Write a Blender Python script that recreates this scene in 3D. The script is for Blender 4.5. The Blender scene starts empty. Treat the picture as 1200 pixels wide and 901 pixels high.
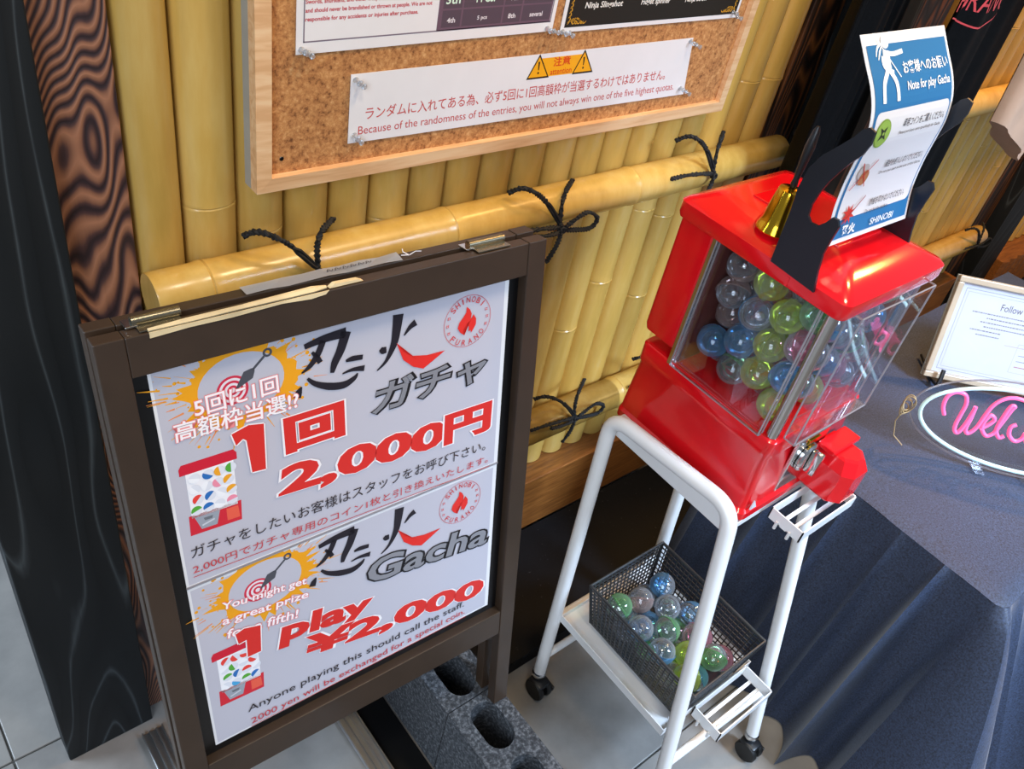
import bpy, math, random
from math import sin, cos, pi, radians
from mathutils import Vector, Matrix, Euler
random.seed(7)
SC = bpy.context.scene
COL = SC.collection
# ------------------------------------------------------------ camera, world, lights, exposure
cam = bpy.data.objects.new('camera', bpy.data.cameras.new('camera')); COL.objects.link(cam); SC.camera = cam
_m = [[0.768295, -0.615091, 0.177159], [0.296408, 0.587182, 0.753233], [-0.567332, -0.526194, 0.633447]]
M_ = Matrix(((_m[0][0], _m[1][0], _m[2][0], 0), (_m[0][1], _m[1][1], _m[2][1], 0), (_m[0][2], _m[1][2], _m[2][2], 1.487), (0, 0, 0, 1)))
cam.matrix_world = M_
cam.data.sensor_width = 36; cam.data.lens = 29.889; cam.data.clip_start = 0.02
SC.view_settings.view_transform = 'Standard'; SC.view_settings.look = 'None'
SC.view_settings.exposure = 0.14; SC.view_settings.gamma = 1; SC.view_settings.use_curve_mapping = False
SC.cycles.transparent_max_bounces = 48; SC.cycles.max_bounces = 10
wd = bpy.data.worlds.new('world'); SC.world = wd; wd.use_nodes = True
wd.node_tree.nodes['Background'].inputs[0].default_value = (0.78, 0.86, 1.0, 1)
wd.node_tree.nodes['Background'].inputs[1].default_value = 0.26
def area(name, loc, aim, size, power, color, sy=None, spread=None):
    l = bpy.data.lights.new(name, 'AREA'); l.size = size; l.energy = power; l.color = color
    if spread: l.spread = radians(spread)
    if sy: l.shape = 'RECTANGLE'; l.size_y = sy
    o = bpy.data.objects.new(name, l); COL.objects.link(o); o.location = loc
    o.rotation_euler = (Vector(aim) - Vector(loc)).to_track_quat('-Z', 'Y').to_euler(); return o
area('window_daylight', (-1.3, -0.9, 1.9), (0.7, 0.5, 0.4), 1.1, 40, (0.76, 0.87, 1.0), 1.6)
area('left_floor_fill', (-1.5, 1.9, 1.5), (-0.1, 1.3, 0.0), 0.9, 58, (0.66, 0.82, 1.0), 1.4)  # unseen cool fill, added to brighten the floor at the far left
area('entrance_daylight', (1.75, -1.5, 2.3), (1.5, 0.12, 0.4), 0.7, 17, (0.58, 0.76, 1.0), None, 55)
area('ceiling_lamp', (1.05, 0.2, 2.55), (1.05, 0.8, 0.8), 0.2, 12, (1.0, 0.76, 0.44))
area('spot_lamp', (2.75, 0.40, 2.3), (2.85, 0.85, 0.6), 0.15, 26, (1.0, 0.52, 0.14))
area('spot_lamp_middle', (1.75, 0.42, 2.35), (1.45, 0.85, 1.1), 0.12, 8, (1.0, 0.56, 0.18))
area('ceiling_lamp_front', (0.35, 0.0, 2.6), (0.5, 0.8, 0.8), 0.2, 8, (1.0, 0.86, 0.66))

# ------------------------------------------------------------ material helpers
def lin(c):
    if isinstance(c, str):
        c = [int(c[i:i + 2], 16) / 255 for i in (0, 2, 4)]
        c = [(x / 12.92 if x <= 0.04045 else ((x + 0.055) / 1.055) ** 2.4) for x in c]
    return (c[0], c[1], c[2], 1)
MATS = {}
class NT:
    def __init__(s, name):
        s.m = bpy.data.materials.new(name); s.m.use_nodes = True; s.t = s.m.node_tree; s.b = s.t.nodes['Principled BSDF']
        MATS[name] = s.m
    def n(s, typ, **kw):
        nd = s.t.nodes.new(typ)
        for k, v in kw.items():
            if k in nd.inputs: nd.inputs[k].default_value = v
            else: setattr(nd, k, v)
        return nd
    def l(s, a, b): s.t.links.new(a, b)
    def coords(s, scale=(1, 1, 1), kind='Object', rnd=0):
        tc = s.n('ShaderNodeTexCoord'); mp = s.n('ShaderNodeMapping'); mp.inputs['Scale'].default_value = scale
        s.l(tc.outputs[kind], mp.inputs['Vector'])
        if rnd:
            oi = s.n('ShaderNodeObjectInfo'); mu = s.n('ShaderNodeMath', operation='MULTIPLY'); mu.inputs[1].default_value = rnd
            s.l(oi.outputs['Random'], mu.inputs[0]); s.l(mu.outputs[0], mp.inputs['Location'])
        return mp.outputs[0]
    def ramp(s, fac, stops):
        r = s.n('ShaderNodeValToRGB'); e = r.color_ramp.elements
        while len(e) > 1: e.remove(e[-1])
        e[0].position = stops[0][0]; e[0].color = lin(stops[0][1])
        for p, c in stops[1:]:
            x = e.new(p); x.color = lin(c)
        s.l(fac, r.inputs[0]); return r.outputs[0]
    def noise(s, vec, scale, detail=4, rough=0.55, dist=0):
        n = s.n('ShaderNodeTexNoise'); n.inputs['Scale'].default_value = scale; n.inputs['Detail'].default_value = detail
        n.inputs['Roughness'].default_value = rough; n.inputs['Distortion'].default_value = dist; s.l(vec, n.inputs['Vector']); return n.outputs['Fac']
    def bump(s, h, strength=0.3, dist=0.002):
        b = s.n('ShaderNodeBump'); b.inputs['Strength'].default_value = strength; b.inputs['Distance'].default_value = dist
        s.l(h, b.inputs['Height']); s.l(b.outputs[0], s.b.inputs['Normal'])
    def set(s, **kw):
        for k, v in kw.items(): s.b.inputs[k.replace('_', ' ')].default_value = v
        return s
def plain(name, c, rough=0.5, metal=0.0, var=0.08, **kw):
    t = NT(name); v = t.noise(t.coords((1, 1, 1)), 18, 3)
    c = lin(c); a = tuple(x * (1 - var) for x in c[:3]); b = tuple(min(1, x * (1 + var)) for x in c[:3])
    t.l(t.ramp(v, [(0.3, a), (0.7, b)]), t.b.inputs['Base Color']); t.set(Roughness=rough, Metallic=metal, **kw); return t.m
def ink(c, rough=0.35, emis=0):
    name = 'print_' + (c if isinstance(c, str) else '%02x%02x%02x' % tuple(int(x * 255) for x in c))
    if name in MATS: return MATS[name]
    t = NT(name); t.set(Roughness=rough); t.b.inputs['Base Color'].default_value = lin(c)
    t.b.inputs['Specular IOR Level'].default_value = 0.3; return t.m

def m_bamboo():
    t = NT('bamboo_skin')
    v = t.coords((1, 1, 0.18), rnd=20); n1 = t.noise(v, 26, 5, 0.6); n2 = t.noise(t.coords((30, 30, 0.8), rnd=9), 6, 3)
    base = t.ramp(n1, [(0.25, 'b99345'), (0.5, 'c9a253'), (0.75, 'd3b268')])
    oi = t.n('ShaderNodeObjectInfo'); hs = t.n('ShaderNodeHueSaturation')
    mr = t.n('ShaderNodeMapRange'); mr.inputs['To Min'].default_value = 0.82; mr.inputs['To Max'].default_value = 1.1
    t.l(oi.outputs['Random'], mr.inputs['Value']); t.l(mr.outputs[0], hs.inputs['Value']); t.l(base, hs.inputs['Color'])
    hs.inputs['Saturation'].default_value = 1.0
    t.l(hs.outputs[0], t.b.inputs['Base Color']); t.bump(n2, 0.12, 0.001)
    t.set(Roughness=0.27, Coat_Weight=0.25, Coat_Roughness=0.2); return t.m
def m_grain(name, stops, N, coord, rough, bump=0.4, nscale=1.0, rnd=0, fine=0.25, extra=None):
    """annual-ring contour lines: the level lines of a stretched noise field"""
    t = NT(name); v = t.coords(coord, rnd=rnd)
    n = t.noise(v, nscale, 1.5, 0.4); n2 = t.noise(t.coords((60, 60, 5)), 3.0, 3)
    a = t.n('ShaderNodeMath', operation='MULTIPLY'); a.inputs[1].default_value = N; t.l(n, a.inputs[0])
    f = t.n('ShaderNodeMath', operation='PINGPONG'); f.inputs[1].default_value = 0.5; t.l(a.outputs[0], f.inputs[0])
    g = t.n('ShaderNodeMath', operation='MULTIPLY_ADD'); g.inputs[1].default_value = fine; t.l(n2, g.inputs[0])
    h = t.n('ShaderNodeMath', operation='MULTIPLY'); h.inputs[1].default_value = 2.0; t.l(f.outputs[0], h.inputs[0]); t.l(h.outputs[0], g.inputs[2])
    q = t.n('ShaderNodeMath', operation='SUBTRACT'); q.inputs[1].default_value = fine / 2; t.l(g.outputs[0], q.inputs[0])
    t.l(t.ramp(q.outputs[0], stops), t.b.inputs['Base Color'])
    t.bump(q.outputs[0], bump, 0.0015); t.set(Roughness=rough); return t.m
M = {}
M['bamboo'] = m_bamboo()
M['cedar'] = m_grain('burnt_cedar', [(0.1, '2c1f22'), (0.35, '4a3230'), (0.6, '7d5440'), (0.95, '9a6a50')], 62, (9, 9, 2.2), 0.5, 0.6, 1.0)
M['brown_board'] = m_grain('dark_brown_board', [(0.1, '120a07'), (0.5, '2c190c'), (0.95, '6b3f1a')], 14, (12, 12, 1.6), 0.5, 0.5, 1.0)
M['post'] = m_grain('blackened_post', [(0.0, '3c4245'), (0.07, '2a2e31'), (0.16, '1b1e20'), (1.0, '15181a')], 13, (7, 7, 1.0), 0.6, 0.35, 1.0, fine=0.12); MATS['blackened_post'].node_tree.nodes['Principled BSDF'].inputs['Specular IOR Level'].default_value = 0.25
def m_pine():
    t = NT('pine_frame'); n = t.noise(t.coords((2.5, 30, 30)), 3.5, 4, 0.5, 0.6)
    t.l(t.ramp(n, [(0.35, 'd9a878'), (0.5, 'e6b98a'), (0.62, 'ecc598')]), t.b.inputs['Base Color']); t.set(Roughness=0.38); return t.m
M['pine'] = m_pine()
def m_cork():
    t = NT('cork_granules'); v = t.coords(); n = t.noise(v, 260, 4, 0.75); n2 = t.noise(v, 150, 3)
    mx = t.n('ShaderNodeMath', operation='ADD'); t.l(n, mx.inputs[0]); t.l(n2, mx.inputs[1])
    h = t.n('ShaderNodeMath', operation='MULTIPLY'); h.inputs[1].default_value = 0.5; t.l(mx.outputs[0], h.inputs[0])
    t.l(t.ramp(h.outputs[0], [(0.36, '6b3f1c'), (0.45, 'a87040'), (0.55, 'bf8750'), (0.66, 'd6a56e')]), t.b.inputs['Base Color'])
    t.bump(n, 0.5, 0.001); t.set(Roughness=0.85); return t.m
M['cork'] = m_cork()
def m_floor():
    t = NT('floor_tile'); n = t.noise(t.coords(rnd=30), 7, 6, 0.6); n2 = t.noise(t.coords((1, 6, 1)), 30, 3)
    t.l(t.ramp(n, [(0.3, '787572'), (0.5, '888581'), (0.7, '96928d')]), t.b.inputs['Base Color']); t.bump(n2, 0.05, 0.001); t.set(Roughness=0.34); return t.m
M['tile'] = m_floor()
M['grout'] = plain('grout', '5a5a58', 0.8)
M['sign'] = plain('sign_wood_paint', '382a1f', 0.42, var=0.12)
M['sign_dark'] = plain('sign_recess', '0a0a0c', 0.3)
M['black'] = plain('black_panel', '07080a', 0.6, var=0.3, Specular_IOR_Level=0.15)
def m_speck():
    t = NT('dusty_black_board'); v = t.coords(); n = t.noise(v, 160, 2, 0.5)
    t.l(t.ramp(n, [(0.0, '0b0c0f'), (0.72, '101216'), (0.78, '4a4c50')]), t.b.inputs['Base Color']); t.set(Roughness=0.6, Specular_IOR_Level=0.15); return t.m
M['speck'] = m_speck()
def m_ledge():
    t = NT('ledge_wood'); n = t.noise(t.coords((3, 30, 60)), 5, 5, 0.6)
    t.l(t.ramp(n, [(0.3, '6b3d17'), (0.55, '8f5826'), (0.75, 'a66b33')]), t.b.inputs['Base Color']); t.set(Roughness=0.45); return t.m
M['ledge'] = m_ledge()
def m_conc():
    t = NT('concrete_block'); n = t.noise(t.coords(), 160, 5, 0.7); n2 = t.noise(t.coords(), 30, 3)
    t.l(t.ramp(n, [(0.35, '1d2024'), (0.5, '3a3d42'), (0.66, '6c6f74')]), t.b.inputs['Base Color']); t.bump(n, 0.9, 0.002); t.set(Roughness=0.85); return t.m
M['conc'] = m_conc()
M['alu'] = plain('aluminium', 'a9abac', 0.28, 0.9)
M['chrome'] = plain('chrome', 'd8d8d8', 0.12, 1.0, var=0.02)
M['white_metal'] = plain('white_enamel', 'e4e4e4', 0.28, var=0.02)
M['red'] = plain('red_plastic', 'de0f1a', 0.16, var=0.05, Coat_Weight=0.4, Coat_Roughness=0.06)
M['black_plastic'] = plain('black_plastic', '15181d', 0.38)
M['stand'] = plain('black_acrylic_board', '0e131c', 0.3)
M['rope'] = plain('black_rope', '0f1113', 0.75)
M['gold'] = plain('gold_plated', 'd8a92c', 0.14, 1.0)
M['hinge'] = plain('brass_hinge', '8f8875', 0.25, 0.95)
M['paper'] = plain('white_paper', 'dcdbe2', 0.32, var=0.02)
M['paper_bright'] = plain('laminated_paper', 'e6e4e6', 0.25, var=0.02)
M['cream'] = plain('torn_veneer', 'dbc79d', 0.7, var=0.25)
M['rubber'] = plain('caster_rubber', '101112', 0.5)
M['beige'] = plain('beige_cloth', 'c8a78f', 0.8)
M['cord'] = plain('cord_loop', 'a58d66', 0.6)
M['shell'] = plain('sand_coloured_side', 'a5a39a', 0.5)
def m_fabric(name, c, sheen):
    t = NT(name); n = t.noise(t.coords(), 320, 3, 0.7); n2 = t.noise(t.coords(), 9, 3)
    cc = lin(c); t.l(t.ramp(n, [(0.32, tuple(x * 0.35 for x in cc[:3])), (0.68, tuple(x * 1.9 for x in cc[:3]))]), t.b.inputs['Base Color'])
    t.bump(n, 0.25, 0.001); t.set(Roughness=0.6); t.b.inputs['Sheen Weight'].default_value = sheen; t.b.inputs['Sheen Roughness'].default_value = 0.35
    t.b.inputs['Sheen Tint'].default_value = (0.6, 0.75, 1, 1); return t.m
M['cloth'] = m_fabric('black_satin_cloth', '252f44', 0.4)
M['tshirt'] = m_fabric('black_jersey', '050608', 0.0); MATS['black_jersey'].node_tree.nodes['Principled BSDF'].inputs['Specular IOR Level'].default_value = 0.1
def m_glass(name, tint, edge=(0.9, 0.95, 1.0), gloss_r=0.03, ior=1.45, fac=1.0, body=0.0, bodycol=None):
    m = bpy.data.materials.new(name); m.use_nodes = True; t = m.node_tree; MATS[name] = m
    t.nodes.remove(t.nodes['Principled BSDF']); out = t.nodes['Material Output']
    tr = t.nodes.new('ShaderNodeBsdfTransparent'); tr.inputs[0].default_value = (*tint, 1)
    gl = t.nodes.new('ShaderNodeBsdfGlossy'); gl.inputs['Roughness'].default_value = gloss_r; gl.inputs[0].default_value = (*edge, 1)
    fr = t.nodes.new('ShaderNodeFresnel'); fr.inputs[0].default_value = ior
    mu = t.nodes.new('ShaderNodeMath'); mu.operation = 'MULTIPLY'; mu.inputs[1].default_value = fac
    mx = t.nodes.new('ShaderNodeMixShader')
    t.links.new(fr.outputs[0], mu.inputs[0]); t.links.new(mu.outputs[0], mx.inputs[0]); t.links.new(gl.outputs[0], mx.inputs[2])
    if body:
        df = t.nodes.new('ShaderNodeBsdfDiffuse'); df.inputs[0].default_value = (*(bodycol or tint), 1)
        tl = t.nodes.new('ShaderNodeBsdfTranslucent'); tl.inputs[0].default_value = (*(bodycol or tint), 1)
        ad = t.nodes.new('ShaderNodeMixShader'); ad.inputs[0].default_value = 0.5; t.links.new(df.outputs[0], ad.inputs[1]); t.links.new(tl.outputs[0], ad.inputs[2])
        lw = t.nodes.new('ShaderNodeLayerWeight'); lw.inputs[0].default_value = 0.25
        m3 = t.nodes.new('ShaderNodeMath'); m3.operation = 'MULTIPLY_ADD'; m3.inputs[1].default_value = 0.85; m3.inputs[2].default_value = body; t.links.new(lw.outputs['Facing'], m3.inputs[0])
        m2 = t.nodes.new('ShaderNodeMixShader')
        t.links.new(m3.outputs[0], m2.inputs[0]); t.links.new(tr.outputs[0], m2.inputs[1]); t.links.new(ad.outputs[0], m2.inputs[2]); t.links.new(m2.outputs[0], mx.inputs[1])
    else: t.links.new(tr.outputs[0], mx.inputs[1])
    t.links.new(mx.outputs[0], out.inputs[0]); return m
M['acrylic'] = m_glass('clear_acrylic', (0.97, 0.97, 0.98), fac=0.4, gloss_r=0.02)
M['acrylic_edge'] = m_glass('acrylic_edge', (0.75, 0.72, 0.75), fac=1.0, gloss_r=0.1, body=0.3, bodycol=(0.75, 0.7, 0.72))
M['tape'] = m_glass('clear_tape', (0.8, 0.84, 0.9), fac=1.0, gloss_r=0.15, body=0.45, bodycol=(0.7, 0.75, 0.85))
M['pin'] = m_glass('clear_pin', (0.86, 0.88, 0.9), fac=2.2, gloss_r=0.06, body=0.25, bodycol=(0.85, 0.87, 0.9))
SH = {'yellow': (0.80, 0.95, 0.25), 'green': (0.45, 0.88, 0.45), 'blue': (0.28, 0.60, 0.92), 'pink': (0.95, 0.42, 0.50), 'clear': (0.88, 0.90, 0.93), 'amber': (0.80, 0.60, 0.55), 'teal': (0.30, 0.78, 0.88)}
for k, v in SH.items():
    M['shell_' + k] = m_glass('capsule_shell_' + k, v, fac=1.9, gloss_r=0.05, body=0.17 if k != 'clear' else 0.06, bodycol=tuple(min(1, x * 1.05) for x in v))
def m_neon(name, c, e):
    t = NT(name); t.b.inputs['Base Color'].default_value = (*c, 1); t.b.inputs['Emission Color'].default_value = (*c, 1)
    t.b.inputs['Emission Strength'].default_value = e; t.set(Roughness=0.3); return t.m
M['neon'] = m_neon('neon_tube_pink', (0.95, 0.13, 0.32), 0.45)
M['neon_white'] = m_neon('neon_tube_white', (0.55, 0.78, 0.78), 0.15)

# ------------------------------------------------------------ mesh helpers
class MB:
    def __init__(s, fn=None): s.v = []; s.f = []; s.mi = []; s.fn = fn
    def add(s, vs, fs, mi=0):
        b = len(s.v); s.v += [tuple(v) for v in vs]; s.f += [tuple(b + i for i in f) for f in fs]; s.mi += [mi] * len(fs); return s
    def box(s, lo, hi, mi=0, bv=0.0):
        (x0, y0, z0), (x1, y1, z1) = lo, hi
        if bv <= 0:
            return s.add([(x0, y0, z0), (x1, y0, z0), (x1, y1, z0), (x0, y1, z0), (x0, y0, z1), (x1, y0, z1), (x1, y1, z1), (x0, y1, z1)],
                         [(0, 3, 2, 1), (4, 5, 6, 7), (0, 1, 5, 4), (1, 2, 6, 5), (2, 3, 7, 6), (3, 0, 4, 7)], mi)
        import bmesh
        bm = bmesh.new(); bmesh.ops.create_cube(bm, size=1)
        for v in bm.verts:
            v.co = Vector(((x0 + x1) / 2 + v.co.x * (x1 - x0), (y0 + y1) / 2 + v.co.y * (y1 - y0), (z0 + z1) / 2 + v.co.z * (z1 - z0)))
        bmesh.ops.bevel(bm, geom=bm.edges[:], offset=bv, segments=2, affect='EDGES', profile=0.5)
        bm.verts.index_update(); s.add([v.co[:] for v in bm.verts], [[v.index for v in f.verts] for f in bm.faces], mi); bm.free(); return s
    def hexa(s, bot, top, mi=0):
        n = len(bot); s.add(list(bot) + list(top), [tuple(range(n))[::-1], tuple(range(n, 2 * n))] + [(i, (i + 1) % n, n + (i + 1) % n, n + i) for i in range(n)], mi); return s
    def tube(s, pts, r, n=10, mi=0, cap=True, closed=False):
        P = [Vector(p) for p in pts]; k = len(P); R = r if isinstance(r, (list, tuple)) else [r] * k
        T = []
        for i in range(k):
            a = P[i - 1] if (i > 0 or closed) else P[i]; b = P[(i + 1) % k] if (i < k - 1 or closed) else P[i]
            T.append((b - a).normalized())
        up = Vector((0, 0, 1)) if abs(T[0].z) < 0.9 else Vector((1, 0, 0))
        N = (up - T[0] * up.dot(T[0])).normalized(); vs = []
        for i in range(k):
            N = (N - T[i] * N.dot(T[i])).normalized(); Bn = T[i].cross(N)
            for j in range(n):
                a = 2 * pi * j / n; vs.append(P[i] + (N * cos(a) + Bn * sin(a)) * R[i])
        fs = []
        for i in range(k if closed else k - 1):
            i2 = (i + 1) % k
            for j in range(n): fs.append((i * n + j, i * n + (j + 1) % n, i2 * n + (j + 1) % n, i2 * n + j))
        if cap and not closed: fs += [tuple(range(n))[::-1], tuple((k - 1) * n + j for j in range(n))]
        return s.add(vs, fs, mi)
    def lathe(s, prof, c=(0, 0, 0), axis='Z', n=20, mi=0):
        vs = []
        for r, h in prof:
            for j in range(n):
                a = 2 * pi * j / n; x, y = r * cos(a), r * sin(a)
                vs.append({'Z': (c[0] + x, c[1] + y, c[2] + h), 'Y': (c[0] + x, c[1] + h, c[2] + y), 'X': (c[0] + h, c[1] + x, c[2] + y)}[axis])
        k = len(prof); fs = [(i * n + j, i * n + (j + 1) % n, (i + 1) * n + (j + 1) % n, (i + 1) * n + j) for i in range(k - 1) for j in range(n)]
        fs += [tuple(range(n))[::-1], tuple((k - 1) * n + j for j in range(n))]
        return s.add(vs, fs, mi)
    def build(s, name, mats, parent=None, smooth=False, loc=None, kind=None, ngon=False):
        me = bpy.data.meshes.new(name)
        vs = [s.fn(v) for v in s.v] if s.fn else s.v
        root = Vector(loc) if loc is not None else (WL[parent.name] if parent else Vector((0, 0, 0)))
        me.from_pydata([tuple(Vector(v) - root) for v in vs], [], s.f)
        for m in (mats if isinstance(mats, (list, tuple)) else [mats]): me.materials.append(m)
        me.polygons.foreach_set('material_index', s.mi)
        if smooth: me.polygons.foreach_set('use_smooth', [True] * len(me.polygons))
        me.validate(); me.update()
        import bmesh
        bm = bmesh.new(); bm.from_mesh(me); bmesh.ops.recalc_face_normals(bm, faces=bm.faces[:]); bm.to_mesh(me); bm.free()
        if smooth: me.set_sharp_from_angle(angle=radians(40))
        o = bpy.data.objects.new(name, me); COL.objects.link(o)
        WL[o.name] = root
        if parent: o.parent = parent; o.location = root - WL[parent.name]
        else: o.location = root
        if kind: o['kind'] = kind
        return o
WL = {}
def thing(name, label, cat, loc, group=None, kind=None):
    o = bpy.data.objects.new(name, None); COL.objects.link(o); o.location = loc; o.empty_display_size = 0.05
    WL[o.name] = Vector(loc)
    if label: o['label'] = label
    if cat: o['category'] = cat
    if group: o['group'] = group
    if kind: o['kind'] = kind
    return o
def tag(o, label, cat, group=None):
    o['label'] = label; o['category'] = cat
    if group: o['group'] = group
    return o
def bez(p, n=8):
    """catmull-rom through points"""
    P = [Vector(q) for q in p]; out = []
    for i in range(len(P) - 1):
        a = P[max(i - 1, 0)]; b = P[i]; c = P[i + 1]; d = P[min(i + 2, len(P) - 1)]
        for k in range(n):
            t = k / n
            out.append(0.5 * ((2 * b) + (c - a) * t + (2 * a - 5 * b + 4 * c - d) * t * t + (3 * b - a - 3 * c + d) * t ** 3))
    return out + [P[-1]]
# ------------------------------------------------------------ flat printing
_tc = {}
def glyphs(s, bold, res=3):
    k = (s, bold, res)
    if k in _tc: return _tc[k]
    c = bpy.data.curves.new('t', 'FONT'); c.body = s; c.size = 1; c.resolution_u = res; c.offset = bold; c.fill_mode = 'FRONT'
    o = bpy.data.objects.new('t', c); COL.objects.link(o); bpy.context.view_layer.update()
    d = bpy.context.evaluated_depsgraph_get(); m = bpy.data.meshes.new_from_object(o.evaluated_get(d))
    vs = [(v.co.x, v.co.y) for v in m.vertices]; fs = [tuple(p.vertices) for p in m.polygons]
    bpy.data.objects.remove(o); bpy.data.curves.remove(c); bpy.data.meshes.remove(m)
    if vs:
        x0 = min(v[0] for v in vs); x1 = max(v[0] for v in vs); y0 = min(v[1] for v in vs); y1 = max(v[1] for v in vs)
        vs = [((x - x0) / (x1 - x0), (y - y0) / (y1 - y0)) for x, y in vs]
    _tc[k] = (vs, fs, x1 - x0, y1 - y0); return _tc[k]
class Print:
    """flat ink on a sheet; fn maps (u, v, height) to the world"""
    def __init__(s, fn, base=0.00015, step=0.00002): s.mb = MB(); s.fn = fn; s.cols = []; s.L = 0; s.base = base; s.step = step
    def ci(s, c):
        if c not in s.cols: s.cols.append(c)
        return s.cols.index(c)
    def up(s): s.L += 1
    def raw(s, pts, fs, c): s.mb.add([s.fn(u, v, s.base + s.step * s.L) for u, v in pts], fs, s.ci(c))
    def poly(s, pts, c): s.raw(pts, [tuple(range(len(pts)))], c)
    def fan(s, cen, pts, c): s.raw([cen] + list(pts), [(0, i + 1, (i + 1) % len(pts) + 1) for i in range(len(pts))], c)
    def rect(s, u0, v0, u1, v1, c, n=1):
        pts = []; fs = []
        for i in range(n + 1):
            v = v0 + (v1 - v0) * i / n; pts += [(u0, v), (u1, v)]
        for i in range(n): fs.append((2 * i, 2 * i + 1, 2 * i + 3, 2 * i + 2))
        s.raw(pts, fs, c)
    def frame(s, u0, v0, u1, v1, t, c):
        s.rect(u0, v0, u1, v0 + t, c); s.rect(u0, v1 - t, u1, v1, c); s.rect(u0, v0, u0 + t, v1, c, 8); s.rect(u1 - t, v0, u1, v1, c, 8)
    def disc(s, cen, r, c, n=24, ry=None):
        s.fan(cen, [(cen[0] + r * cos(2 * pi * i / n), cen[1] + (ry or r) * sin(2 * pi * i / n)) for i in range(n)], c)
    def ring(s, cen, r, w, c, n=40, sy=1.0):
        pts = [];
        for i in range(n):
            a = 2 * pi * i / n; pts += [(cen[0] + r * cos(a), cen[1] + r * sin(a) * sy), (cen[0] + (r - w) * cos(a), cen[1] + (r - w) * sin(a) * sy)]
        s.raw(pts, [(2 * i, 2 * ((i + 1) % n), 2 * ((i + 1) % n) + 1, 2 * i + 1) for i in range(n)], c)
    def line(s, a, b, w, c, w2=None):
        a = Vector(a); b = Vector(b); d = (b - a).normalized(); n = Vector((-d.y, d.x)); w2 = w if w2 is None else w2
        s.poly([a + n * w / 2, a - n * w / 2, b - n * w2 / 2, b + n * w2 / 2], c)
    def brush(s, pts, ws, c, n=7):
        P = bez([(p[0], p[1], 0) for p in pts], n); k = len(P); L = []; 
        for i, p in enumerate(P):
            t = i / (k - 1) * (len(ws) - 1); j = min(int(t), len(ws) - 2); w = ws[j] + (ws[j + 1] - ws[j]) * (t - j)
            d = (P[min(i + 1, k - 1)] - P[max(i - 1, 0)]).normalized(); nn = Vector((-d.y, d.x, 0)) * w / 2
            L += [(p + nn).to_2d(), (p - nn).to_2d()]
        s.raw(L, [(2 * i, 2 * i + 1, 2 * i + 3, 2 * i + 2) for i in range(k - 1)], c)
    def text(s, t, p0, p1, h, c, bold=0.0, slant=0.0, res=3, base=None):
        """fills the box whose lower left is p0, lower right p1, height h"""
        vs, fs, ww, hh = glyphs(t, bold, res)
        p0 = Vector(p0); p1 = Vector(p1); d = p1 - p0; e = d.normalized(); n = Vector((-e.y, e.x))
        if base is not None:   # an outline laid under the same word set with offset 'base'
            w0 = ww - 2 * (bold - base); h0 = hh - 2 * (bold - base); gx = (bold - base) * d.length / w0; gy = (bold - base) * h / h0
            p0 = p0 - e * gx - n * gy; d = d + e * 2 * gx; h = h + 2 * gy
        s.raw([p0 + d * x + n * (y * h) + e * (slant * y * h) for x, y in vs], fs, c)
    def outlined(s, t, p0, p1, h, c, oc, b=0.02, bo=0.06, slant=0.0):
        s.text(t, p0, p1, h, oc, bo, slant, base=b); s.up(); s.text(t, p0, p1, h, c, b, slant); s.up()
    def build(s, parent, name='lettering'):
        return s.mb.build(name, [ink(c) for c in s.cols], parent)

# ------------------------------------------------------------ floor
floor = thing('floor', None, None, (0, 0, 0), kind='structure')
MB().box((-1.9, -1.6, -0.05), (3.9, 4.0, -0.004)).build('grout_bed', M['grout'], floor)
_t = MB().box((-0.2985, -0.2985, -0.012), (0.2985, 0.2985, 0.0), bv=0.0015)
t0 = None
for i in range(9):
    for j in range(9):
        x = -1.52 + 0.6 * i; y = -1.23 + 0.6 * j
        if t0 is None: t0 = _t.build('floor_tile', M['tile'], floor, loc=(0, 0, 0)); o = t0
        else: o = t0.copy(); COL.objects.link(o); o.parent = floor
        o.location = (x, y, 0)
# ------------------------------------------------------------ bamboo wall
wall = thing('wall_back', None, None, (0, 0.9, 0), kind='structure')
MB().box((0.06, 0.875, 0), (4.4, 0.93, 2.3)).build('backing_board', M['black'], wall)
ZB = 0.203
def cane(x0, x1, z0, z1, nodes, mat=None):
    r = (x1 - x0) / 2 * 0.985; cx = (x0 + x1) / 2; cy = 0.872; d = 0.031 / r
    zs = [z0, z0 + 0.0008, z1]; prof = []
    ev = [(z0, 0.94), (z0 + 0.002, 1.0)]
    for nz in sorted(nodes):
        ev += [(nz - 0.012, 1.0), (nz - 0.004, 1.03), (nz - 0.0015, 1.045), (nz, 1.0), (nz + 0.0015, 1.04), (nz + 0.005, 1.02), (nz + 0.014, 1.0)]
    ev += [(z1, 1.0)]
    n = 14; mb = MB(); vs = []; fs = []
    for z, k in ev:
        for j in range(n + 1):
            a = pi * j / n; s_ = sin(a)
            vs.append((cx - r * cos(a) * min(k, 1.012), cy - r * d * (s_ ** 0.75) * k, z))
    for i in range(len(ev) - 1):
        for j in range(n): fs.append((i * (n + 1) + j, i * (n + 1) + j + 1, (i + 1) * (n + 1) + j + 1, (i + 1) * (n + 1) + j))
    c0 = len(vs); vs.append((cx, cy, z0)); fs += [(c0, j + 1, j) for j in range(n)]
    mb.add(vs, fs); return mb.build('bamboo_cane', M['bamboo'], wall, smooth=True, loc=(cx, cy, z0))
E1 = [0.262, 0.321, 0.386, 0.446, 0.508, 0.568, 0.631, 0.691, 0.752, 0.814, 0.877, 0.940, 1.001, 1.064, 1.126, 1.190, 1.252, 1.315, 1.379, 1.446]
zn = {1: (0.3438,0.9601)[1], 2: (0.4057,0.9145)[1], 5: (0.5907,0.8952)[1]}
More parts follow.
